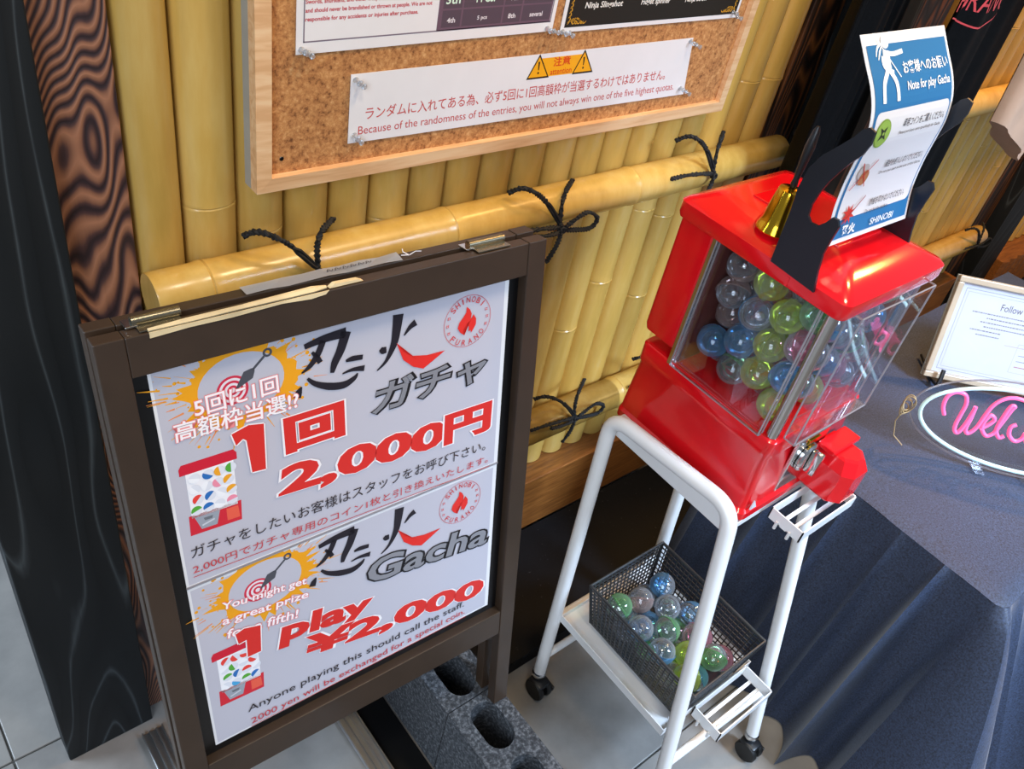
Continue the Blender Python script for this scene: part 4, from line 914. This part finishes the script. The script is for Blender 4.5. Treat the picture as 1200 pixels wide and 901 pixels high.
# ------------------------------------------------------------ bell, stand plates, instruction sheet
bl = thing('hand_bell', 'small gold hand bell with black handle on the back left of the red lid', 'bell', (0.895, 0.462, 1.0275))
MB().lathe([(0.0245, 0.0), (0.0255, 0.002), (0.0245, 0.006), (0.0225, 0.010), (0.0215, 0.014), (0.0200, 0.022), (0.0178, 0.036), (0.0155, 0.050), (0.0145, 0.054), (0.006, 0.0565)], (0.895, 0.462, 1.0275), 'Z', 32).build('bell_body', M['gold'], bl, smooth=True)
MB().lathe([(0.003, 0.0), (0.0045, 0.004), (0.0035, 0.010), (0.0048, 0.030), (0.0060, 0.050), (0.0042, 0.070), (0.002, 0.076)], (0.895, 0.462, 1.0845), 'Z', 16).build('handle', M['black_plastic'], bl, smooth=True)
def plate(x, dy, dz, label):
    O = [(0.4297,1.0110), (0.4312,1.0490), (0.4320,1.0789), (0.4347,1.1068), (0.4324,1.1310), (0.4236,1.1505), (0.4100,1.1679), (0.3991,1.1826), (0.3932,1.1938), (0.3872,1.1984), (0.3798,1.1962),
         (0.3788,1.1826), (0.3824,1.1694), (0.3908,1.1565), (0.3978,1.1421), (0.4035,1.1290), (0.4087,1.1118), (0.4112,1.0956), (0.4098,1.0833), (0.4035,1.0780), (0.3944,1.0788), (0.3869,1.0873), (0.3822,1.0963), (0.3756,1.0968), (0.3708,1.0898), (0.3728,1.0712), (0.3740,1.0526), (0.3706,1.0317), (0.3644,1.0073)]
    import bmesh
    bm = bmesh.new(); vs = [bm.verts.new((x, a + dy, b + dz)) for a, b in O]; f = bm.faces.new(vs); bm.normal_update()
    bmesh.ops.triangulate(bm, faces=[f]); r = bmesh.ops.extrude_face_region(bm, geom=bm.faces[:])
    for v in r['geom']:
        if isinstance(v, bmesh.types.BMVert): v.co.x -= 0.004
    bmesh.ops.recalc_face_normals(bm, faces=bm.faces[:])
    me = bpy.data.meshes.new('stand_plate'); root = Vector((x, 0.40 + dy, 0.99 + dz))
    for v in bm.verts: v.co -= root
    bm.to_mesh(me); bm.free(); me.materials.append(M['stand']); o = bpy.data.objects.new('stand_plate', me); COL.objects.link(o); o.location = root; WL[o.name] = root
    return tag(o, label, 'stand')
plate(0.858, 0, 0, 'black curved stand plate in front of the gold bell')
plate(1.052, -0.004, 0.012, 'black curved stand plate at the right edge of the instruction sheet')
MB().box((0.8585, 0.400, 0.992), (0.8600, 0.404, 1.004)).build('slot_peg', M['red'], lid)
rows = [(0.8680,0.4459,1.2697), (0.8680,0.4261,1.2460), (0.8680,0.4128,1.2308), (0.8680,0.4021,1.2145), (0.8680,0.3958,1.1988), (0.8680,0.3921,1.1777), (0.8680,0.3927,1.1580), (0.8680,0.3931,1.1244), (0.8680,0.3898,1.0911), (0.8680,0.3801,1.0557)]
Lr = bez(rows, 4); PW = 0.178; acc = [0]
for i in range(1, len(Lr)): acc.append(acc[-1] + (Lr[i] - Lr[i - 1]).length)
PHT = acc[-1]
def sheet_fn(u, v, h):
    s_ = (1 - v / PHT) * PHT; s_ = min(max(s_, 0), PHT - 1e-6); i = 0
    while acc[i + 1] < s_: i += 1
    t = (s_ - acc[i]) / (acc[i + 1] - acc[i]); p = Lr[i].lerp(Lr[i + 1], t); d = (Lr[i + 1] - Lr[i]).normalized()
    n = Vector((0, d.z, -d.y)).normalized()
    if n.y > 0: n = -n
    return Vector((p.x + u, p.y, p.z)) + n * h
mb = MB(); N_ = 36; vs = []; fs = []
for i in range(N_ + 1):
    v = PHT * (1 - i / N_)
    for (u, h) in ((0, 0), (PW, 0), (PW, -0.0006), (0, -0.0006)): vs.append(sheet_fn(u, v, h))
for i in range(N_):
    for j in range(4): fs.append((4 * i + j, 4 * i + (j + 1) % 4, 4 * i + 4 + (j + 1) % 4, 4 * i + 4 + j))
mb.add(vs, fs); ish = mb.build('instruction_sheet', M['paper_bright'], smooth=False, loc=(0.95, 0.39, 1.06))
tag(ish, 'curved laminated sheet with blue header and white ninja figure standing on the red machine', 'sheet')
pr = Print(sheet_fn, 0.0007, 0.0003); BLU = '2a6ea2'; h_ = PHT
def rnd_rect(u0, v0, u1, v1, c, r=0.008, n=10):
    pr.rect(u0, v0 + r, u1, v1 - r, c, n); pr.rect(u0 + r, v1 - r, u1 - r, v1, c); pr.rect(u0 + r, v0, u1 - r, v0 + r, c)
    for cx, cy, a0 in ((u0 + r, v1 - r, 90), (u1 - r, v1 - r, 0), (u0 + r, v0 + r, 180), (u1 - r, v0 + r, 270)):
        pr.fan((cx, cy), [(cx, cy)] + [(cx + r * cos(radians(a0 + 15 * i)), cy + r * sin(radians(a0 + 15 * i))) for i in range(7)], c)
pr.rect(0.006, 0.006, PW - 0.006, h_ - 0.012, BLU, 30); pr.up(); rnd_rect(0.010, 0.028, PW - 0.009, h_ * 0.655, 'dddadb', 0.008, 20); pr.up()
# white figure
fb = h_ * 0.69
def FG(a): return (0.020 + a[0] * 0.9, fb + a[1] * 0.92)
for pts, w in ((((.004, .0), (.006, .020), (.018, .034)), .0062), (((.036, .0), (.034, .020), (.024, .034)), .0062), (((.021, .032), (.022, .048), (.024, .058)), .013), (((.026, .054), (.040, .053), (.060, .055)), .0050), (((.014, .052), (.014, .040), (.032, .032)), .0048)):
    pr.brush([FG(p) for p in pts], [w, w], 'f2f2f2', 4)
pr.disc(FG((.024, .068)), 0.0075, 'f2f2f2', 16); pr.line(FG((.002, .082)), FG((.046, .026)), 0.0016, 'f2f2f2'); pr.brush([FG((.016, .066)), FG((.006, .062)), FG((.000, .052))], [.002, .003, .001], 'f2f2f2', 4); pr.brush([FG((.016, .064)), FG((.009, .056)), FG((.004, .048))], [.002, .003, .001], 'f2f2f2', 4); pr.up()
pr.text('お客様へのお願い', (0.068, fb + 0.026), (0.166, fb + 0.026), 0.014, 'f4f4f4', 0.012); pr.text('Note for play Gacha', (0.072, fb + 0.006), (0.166, fb + 0.006), 0.0125, 'f4f4f4', 0.012)
for i, (t1, t2) in enumerate((('専用コインをご購入ください。', 'Please purchase coins specifically for Gacha.'), ('現金を投入しないでください。', 'Do not put cash in the slot of the Gacha.'), ('機械を叩かないでください。', 'Do not hit the machine.'))):
    v = h_ * (0.565 - 0.205 * i); pr.text(t1, (0.070, v), (0.162 - 0.006 * i, v), 0.0095, '3a3538', 0.006, 0.2); pr.text(t2, (0.066, v - 0.0085), (0.160 if i < 2 else 0.118, v - 0.0085), 0.0048, '3a3538', 0.0, 0.2)
    c = (0.030, v - 0.002)
    if i == 0:
        pr.disc(c, 0.0155, '7f9b3c', 26); pr.up(); pr.disc(c, 0.0140, '8fae4a', 26); pr.up()
        pr.fan(c, [(c[0] + (0.010 if k % 2 == 0 else 0.0035) * cos(k * pi / 4 + .8), c[1] + (0.010 if k % 2 == 0 else 0.0035) * sin(k * pi / 4 + .8)) for k in range(8)], '2c2f22'); pr.up(); pr.disc(c, 0.002, '8fae4a', 8)
    elif i == 1:
        pr.disc((c[0] - .003, c[1] + .004), 0.010, 'b9aea9', 20); pr.up(); pr.disc((c[0] + .003, c[1] - .004), 0.0095, 'b0734a', 20); pr.up()
        pr.line((c[0] - .018, c[1] - .016), (c[0] + .018, c[1] + .016), .0014, 'c23a34'); pr.line((c[0] - .012, c[1] + .016), (c[0] + .012, c[1] - .016), .0014, 'c23a34')
    else:
        pr.fan(c, [(c[0] + (0.014 if k % 2 else 0.006) * cos(k * pi / 8), c[1] + (0.013 if k % 2 else 0.006) * sin(k * pi / 8)) for k in range(16)], 'c9342c'); pr.up(); pr.line((c[0] - .012, c[1] - .010), (c[0] + .026, c[1] + .018), .0016, 'a83a30')
pr.text('忍火', (0.022, 0.009), (0.050, 0.009), 0.0125, 'f2f2f2', 0.04); pr.text('SHINOBI', (0.082, 0.011), (0.134, 0.011), 0.008, 'e8eef4', 0.01, 0.2)
pr.build(ish)
# black hook by the bell and clip behind the sheet
mb = MB(); mb.tube(bez([(1.4809,0.8000,0.9189), (1.5138,0.8000,0.8914), (1.5364,0.8000,0.8627), (1.5288,0.8000,0.8436), (1.5257,0.8000,0.8085)], 5), 0.009, 10); tag(mb.build('wall_hook', M['black_plastic'], smooth=True, loc=(1.5470,0.8100,0.8414)), 'dark curved wall hook on the board between the upper pole end and the shirts', 'hook')

# ------------------------------------------------------------ hanging black shirts
gr = thing('garment_rail', 'black garment rail above the frame holding the black shirts', 'rail', (1.6, 0.72, 1.72))
MB().tube([(1.25, 0.70, 1.72), (2.45, 0.70, 1.72)], 0.010, 12).build('rail_tube', M['black_plastic'], gr, smooth=True)
for x in (1.30, 2.4): MB().tube([(x, 0.70, 1.72), (x, 0.86, 1.72)], 0.008, 10).build('rail_bracket', M['black_plastic'], gr, smooth=True)
def shirt(xc, w, z0, z1, y, ph, amp, label, yaw=0.0):
    t = thing('black_shirt', label, 'shirt', (xc, y, z0), 'black shirts on the rail')
    n, m = 44, 30; vs = []; fs = []
    def P(i, j, side):
        u = i / n; v = j / m; s_ = (u - 0.5) * 2; ww = w * (0.86 + 0.14 * (1 - v)) if v < 0.82 else w * (0.86 - 1.6 * (v - 0.82))
        thick = 0.016 * math.sqrt(max(0, 1 - s_ * s_)) + 0.0015
        f = amp * (1 - 0.7 * v) * (sin(7 * s_ + ph + 1.1 * v) + 0.5 * sin(15 * s_ + 2 * ph - v))
        X = s_ * ww / 2; Y = f + side * thick
        return (xc + X * cos(yaw) - Y * sin(yaw), y + X * sin(yaw) + Y * cos(yaw), z0 + (z1 - z0) * v + 0.004 * sin(5 * s_ + ph) * (1 - v))
    for side in (-1, 1):
        b = len(vs)
        for j in range(m + 1):
            for i in range(n + 1): vs.append(P(i, j, side))
        fs += [(b + j * (n + 1) + i, b + j * (n + 1) + i + 1, b + (j + 1) * (n + 1) + i + 1, b + (j + 1) * (n + 1) + i) for j in range(m) for i in range(n)]
    B_ = (m + 1) * (n + 1)
    for j in range(m):
        for i in (0, n): a = j * (n + 1) + i; fs.append((a, a + n + 1, a + n + 1 + B_, a + B_))
    for i in range(n): fs.append((i, i + 1, i + 1 + B_, i + B_)); a = m * (n + 1) + i; fs.append((a, a + 1, a + 1 + B_, a + B_))
    mb = MB(); mb.add(vs, fs); mb.build('body', M['tshirt'], t, smooth=True)
    MB().tube(bez([(xc - w * .25, y, z1 - .01), (xc, y, z1 + .03), (xc, y - 0.0, z1 + 0.06), (xc + .012, y - .012, 1.735), (xc, y - .0, 1.745), (xc - .01, y + .012, 1.735)], 5), 0.003, 8).build('hanger', M['black_plastic'], t, smooth=True)
    return t, P
shirt(1.46, 0.30, 0.86, 1.66, 0.735, 0.3, 0.010, 'plain black shirt hanging leftmost, beside the grained brown board', 0.25)
s2, SP = shirt(1.70, 0.34, 0.80, 1.66, 0.655, 1.6, 0.008, 'black shirt with red printed lettering hanging behind the instruction sheet', 0.10)
def shirt_fn(u, v, h):
    i = (u / 0.34 + 0.5) * 44; j = (v - 0.80) / 0.86 * 30; p = Vector(SP(i, j, -1)); return p + Vector((0.1, -1, 0)).normalized() * (h + 0.0006)
pr = Print(shirt_fn)
cu, cv = (1148.9036,40.5000)[0], 0
pr.text('FURANO', (-0.225+.012, 1.196), (-0.045+.012, 1.196), 0.035, 'c2474c', 0.0)
pr.brush([(-0.215, 1.187), (-0.10, 1.172), (-0.02, 1.200)], [.0025, .003, .002], 'c2474c', 10)
fl = [(-.12, -.52), (-.30, -.38), (-.42, -.18), (-.36, .02), (-.2, .2), (-.08, .36), (-.06, .58), (.08, .44), (.16, .26), (.12, .06), (.24, .22), (.36, .02), (.36, -.2), (.16, -.5), (.04, -.42), (-.02, -.08), (-.2, -.38)]
pr.fan((-0.12, 1.30), [(-0.12 + x * .13, 1.30 + y * .13) for x, y in fl], 'c2474c')
pr.build(s2, 'printed_lettering')
# beige garment at the right edge
mb = MB(); vs = []; fs = []; n = 24; m = 16
for j in range(m + 1):
    v = j / m
    for i in range(n):
        a = 2 * pi * i / n; c_ = Vector((1.955 + 0.03 * v, 0.60, 0.925 + 0.50 * v)); rx = 0.105 + 0.07 * v; vs.append((c_.x + rx * cos(a) * (1 + .05 * sin(3 * a)), c_.y + (0.030 + 0.02 * v) * sin(a) + 0.006 * sin(5 * a), c_.z + 0.055 * cos(a) * -(1 - v)))
fs = [(j * n + i, j * n + (i + 1) % n, (j + 1) * n + (i + 1) % n, (j + 1) * n + i) for j in range(m) for i in range(n)] + [tuple(range(n))[::-1], tuple(m * n + i for i in range(n))]
mb.add(vs, fs); bs = thing('beige_shirt', 'beige shirt hanging at the right edge in front of the second bamboo panel', 'shirt', (1.96, 0.6, 0.9))
mb.build('sleeve', M['beige'], bs, smooth=True)
MB().tube(bez([(1.985, 0.60, 1.40), (1.985, 0.64, 1.5), (1.99, 0.69, 1.66), (1.99, 0.70, 1.735)], 5), 0.004, 8).build('hanger', M['black_plastic'], bs, smooth=True)

# ------------------------------------------------------------ table under black cloth
TX, TY, TZ = 1.226, 0.016, 0.531
tc = None
random.seed(5)
per = []
for i in range(121): y = 0.545 - (0.545 - TY - 0.02) * i / 120; per.append((TX, y, -1.0, 0.0, 0.545 - y))
s0 = per[-1][4]
for i in range(1, 9): a = pi / 2 * i / 8; per.append((TX + 0.02 - 0.02 * cos(a), TY + 0.02 - 0.02 * sin(a), -cos(a), -sin(a), s0 + 0.03 * i / 8))
s1 = per[-1][4]
for i in range(1, 141): x = TX + 0.02 + 1.1 * i / 140; per.append((x, TY, 0.0, -1.0, s1 + x - TX))
RID = [(0.03, .05, .03), (0.14, .07, .040), (0.25, .05, .026), (0.345, .035, .018), (0.425, .085, .016), (s0 + 0.02, .14, .020), (s1 + 0.07, .05, .020), (s1 + 0.17, .09, .026), (s1 + 0.30, .06, .03), (s1 + 0.45, .07, .03), (s1 + 0.65, .08, .04), (s1 + 0.9, .06, .04)]
def drape(k, t):
    x, y, nx, ny, s_ = per[k]; fr_ = min(1, max(0, (s_ - s0 + .02) / 0.10)); off = (0.035 + 0.12 * fr_) * t
    for c, a, w in RID:
        w2 = w * (0.5 + 0.7 * t); q = abs(s_ - c) / w2; off += a * (t ** 0.6) * (math.exp(-q) if q < 9 else 0) * 1.25
    off += 0.004 * t * sin(s_ * 60 + 3 * t) + 0.0015 * sin(s_ * 170 + 9 * t) * t
    return (x + nx * off, y + ny * off, TZ - 0.006 - (TZ - 0.010) * t)
mb = MB(); vs = []; fs = []; m = 34; K = len(per)
for j in range(m + 1):
    for k in range(K): vs.append(drape(k, j / m))
fs = [(j * K + k, j * K + k + 1, (j + 1) * K + k + 1, (j + 1) * K + k) for j in range(m) for k in range(K - 1)]
# top
b = len(vs); NX, NY = 60, 34
def wr(x, y): return 0.0012 * sin(23 * x + 9 * y) * sin(31 * y - 8 * x) + 0.0016 * math.exp(-((x - 1.50 + .3 * (y - .1)) / .012) ** 2)
for j in range(NY + 1):
    for i in range(NX + 1):
        x = TX + 1.12 * i / NX; y = TY + (0.545 - TY) * j / NY; e = 0.006 * math.exp(-min(x - TX, y - TY) / 0.006)
        if i == 0 and j == 0: x += .006; y += .006
        vs.append((x, y, TZ + wr(x, y) - e))
fs += [(b + j * (NX + 1) + i, b + j * (NX + 1) + i + 1, b + (j + 1) * (NX + 1) + i + 1, b + (j + 1) * (NX + 1) + i) for j in range(NY) for i in range(NX)]
mb.add(vs, fs); tc = mb.build('tablecloth', M['cloth'], smooth=True, loc=(1.8, 0.28, 0.0)); tag(tc, 'black satin cloth draped in folds over the display table at the right', 'tablecloth')
dt = thing('display_table', 'display table hidden under the black cloth at the right', 'table', (1.8, 0.28, 0))
MB().box((TX + .012, TY + .012, TZ - .035), (TX + 1.1, 0.535, TZ - .012)).build('tabletop', M['black'], dt)
for x in (TX + .04, TX + 1.05):
    for y in (TY + .05, 0.50): MB().box((x - .015, y - .015, 0), (x + .015, y + .015, TZ - .0355)).build('leg', M['black'], dt)
# ------------------------------------------------------------ framed page
FO = Vector((1.6354,0.4076,0.5500)); fa = radians(-44); fe = Vector((cos(fa), sin(fa), 0)); fb_ = Vector((-sin(fa), cos(fa), 0)); fu = fb_ * sin(.35) + Vector((0, 0, cos(.35))); fn_ = fe.cross(fu)
def FR(p): return FO + fe * p[0] + fu * p[1] + fn_ * p[2]
fr = thing('acrylic_frame', 'framed white page headed Follow leaning on the black table behind the neon sign', 'frame', FR((0.15, 0, 0)))
FW, FH = 0.297, 0.212
MB(FR).box((0, 0, -0.016), (FW, FH, -0.0125)).build('back_board', M['shell'], fr)
for lo, hi in (((0, 0, -.012), (FW, .012, .0)), ((0, FH - .012, -.012), (FW, FH, .0)), ((0, .0121, -.012), (.012, FH - .0121, .0)), ((FW - .012, .0121, -.012), (FW, FH - .0121, .0))):
    MB(FR).box(lo, hi, bv=.002).build('frame_rail', plain('pale_wood_frame', 'b7a48c', .35) if 'pale_wood_frame' not in MATS else bpy.data.materials['pale_wood_frame'], fr); MATS['pale_wood_frame'] = 1
pg = MB(FR).box((.0122, .0122, -.0122), (FW - .0122, FH - .0122, -.0090)).build('page', M['paper'], fr)
MB(FR).box((.0121, .0121, -.0080), (FW - .0121, FH - .0121, -.0060)).build('glass_pane', M['acrylic'], fr)
pr = Print(lambda u, v, h: FR((u, v, -0.0090 + h)))
pr.frame(.024, .020, FW - .024, FH - .022, .0007, '7d7a80'); pr.frame(.030, .026, FW - .030, FH - .028, .0005, '9a979c')
pr.text('Follow', (.105, .158), (.150, .158), .014, '6b666a', 0.0)
random.seed(8)
for i, (a, b) in enumerate(((.052, .235), (.085, .21), (.075, .20), (.085, .225), (.060, .12), (.075, .125))):
    v = .146 - .0088 * i; x = a
    while x < b: w = random.uniform(.002, .006); pr.rect(x, v, x + w, v + .0024, '8d898e'); x += w + .0016
pr.rect(.140, .092, .185, .0926, 'b06a6e'); pr.frame(.168, .040, .262, .100, .0006, 'b3a2a6')
for i in range(3): pr.rect(.176, .052 + .012 * i, .24, .0535 + .012 * i, 'b7686c' if i == 0 else '9d999e')
pr.build(pg)
es = MB(FR).tube([(0.028, -0.014, 0.012), (0.030, 0.004, 0.012), (0.031, 0.022, 0.010)], 0.0045, 8); es.tube([(0.028, -0.013, 0.012), (0.028, -0.008, -0.02), (0.028, 0.022, -0.09)], 0.003, 8); es.tube([(0.24, -0.012, 0.012), (0.242, 0.004, 0.012), (0.243, 0.022, 0.010)], 0.0045, 8); es.tube([(0.24, -0.013, 0.012), (0.24, -0.008, -0.02), (0.24, 0.022, -0.09)], 0.003, 8); es.tube([(0.028, 0.014, -0.07), (0.24, 0.014, -0.07)], 0.004, 8)
tag(es.build('display_easel', M['black_plastic'], smooth=True, loc=FR((0.13, -0.016, 0))), 'small black easel whose prongs hold the framed page on the table', 'easel')
# ------------------------------------------------------------ neon sign
NO = Vector((1.4690,0.2360,0.5500)); na = radians(-50); ne = Vector((cos(na), sin(na), 0)); nb = Vector((-sin(na), cos(na), 0)); nu = nb * sin(.15) + Vector((0, 0, cos(.15))); nn = ne.cross(nu)
def NF(p): return NO + ne * p[0] + nu * p[1] + nn * p[2]
ns = thing('neon_sign', 'oval clear acrylic neon sign with pink script word Welcome on the black table', 'sign', NF((.08, -.012, 0)))
EC, EA, EB = (0.082, 0.078), 0.205, 0.091
mb = MB(NF); P_ = [(EC[0] + EA * cos(2 * pi * i / 60), EC[1] + EB * sin(2 * pi * i / 60)) for i in range(60)]
mb.hexa([(a, b, -0.0075) for a, b in P_], [(a, b, -0.0035) for a, b in P_]); mb.build('acrylic_panel', M['acrylic'], ns)
MB(NF).tube([(a, b, -0.0055) for a, b in P_], 0.0018, 6, closed=True).build('panel_edge', M['acrylic_edge'], ns, smooth=True)
MB(NF).tube([(EC[0] + (EA - .016) * cos(2 * pi * i / 60), EC[1] + (EB - .013) * sin(2 * pi * i / 60), 0.001) for i in range(60)], 0.0036, 10, closed=True).build('oval_tube', M['neon_white'], ns, smooth=True)
def NP(pts, z=.002): return bez([(p[0], p[1], z) for p in pts], 6)
SW = [[(-0.0653,0.0747), (-0.0742,0.0904), (-0.0758,0.1100), (-0.0663,0.1220), (-0.0495,0.1218), (-0.0406,0.1065), (-0.0393,0.0848), (-0.0388,0.0645), (-0.0353,0.0505), (-0.0275,0.0473), (-0.0233,0.0676), (-0.0222,0.0940), (-0.0229,0.1048)],
      [(-0.0229,0.1048), (-0.0200,0.0799), (-0.0186,0.0578), (-0.0106,0.0509), (-0.0028,0.0667), (-0.0006,0.0935), (0.0031,0.1166), (0.0146,0.1329), (0.0307,0.1398), (0.0519,0.1393)],
      [(0.0042,0.0652), (0.0135,0.0775), (0.0179,0.0901), (0.0087,0.0964), (0.0042,0.0839), (0.0060,0.0676), (0.0199,0.0551), (0.0295,0.0639)],
      [(0.0295,0.0639), (0.0327,0.0912), (0.0353,0.1159), (0.0373,0.1238), (0.0308,0.1218), (0.0290,0.0955), (0.0302,0.0717), (0.0415,0.0584), (0.0479,0.0642)],
      [(0.0569,0.0915), (0.0502,0.0838), (0.0550,0.0684), (0.0687,0.0596), (0.0776,0.0663), (0.0783,0.0797)],
      [(0.0833,0.0907), (0.0804,0.0786), (0.0888,0.0624), (0.1044,0.0561), (0.1098,0.0693), (0.1001,0.0849), (0.0833,0.0907)]]
for s_ in SW: MB(NF).tube(NP(s_), 0.0036, 10).build('script_tube', M['neon'], ns, smooth=True)
u0, v0 = (0.1047,0.0789)
MB(NF).tube(NP([(u0 + .004, v0 + .008), (u0 + .006, v0 - .012), (u0 + .012, v0 + .008), (u0 + .016, v0 - .012), (u0 + .022, v0 + .008), (u0 + .027, v0 - .012), (u0 + .034, v0 - .002), (u0 + .040, v0 + .006), (u0 + .034, v0 + .008), (u0 + .032, v0 - .008), (u0 + .044, v0 - .008)]), 0.0034, 10).build('script_tube', M['neon'], ns, smooth=True)
MB(NF).box((.03, -0.0165, -.030), (.05, -.0125, .016), bv=.001).build('foot', M['acrylic'], ns); MB(NF).box((.12, -0.0165, -.030), (.14, -.0125, .016), bv=.001).build('foot', M['acrylic'], ns)
MB(NF).lathe([(.004, 0), (.0045, .003), (.003, .006)], ((-0.0893,0.1094)[0], (-0.0893,0.1094)[1], -.003), 'Z', 14).build('standoff', M['chrome'], ns, smooth=True)
mb = MB(NF)
for k in range(5):
    c_ = (-0.128, 0.066 + .007 * (k % 2)); mb.tube([(c_[0] + (.006 + .001 * k) * cos(2 * pi * i / 20), c_[1] + (.013 + .001 * k) * sin(2 * pi * i / 20) + .004 * (k - 2), -.012 + .003 * k + .003 * sin(4 * pi * i / 20)) for i in range(20)], .0011, 6, closed=True)
mb.tube([(c_[0], c_[1] - .01, -.01), (-.13, .03, -.015), (-.12, 0.0, -.015), (-.10, -.013, -.01)], .0011, 6)
tag(mb.build('power_cord', M['cord'], smooth=True, loc=NF((-.128, .07, 0))), 'coiled beige power cord tied at the left end of the neon sign', 'cord')
# dark crumpled ribbons on the table behind the machine
for k, pts in enumerate(([(1000, 470), (1006, 500), (1012, 520)],)): pass
# ------------------------------------------------------------ left and right walls of the room, out of view
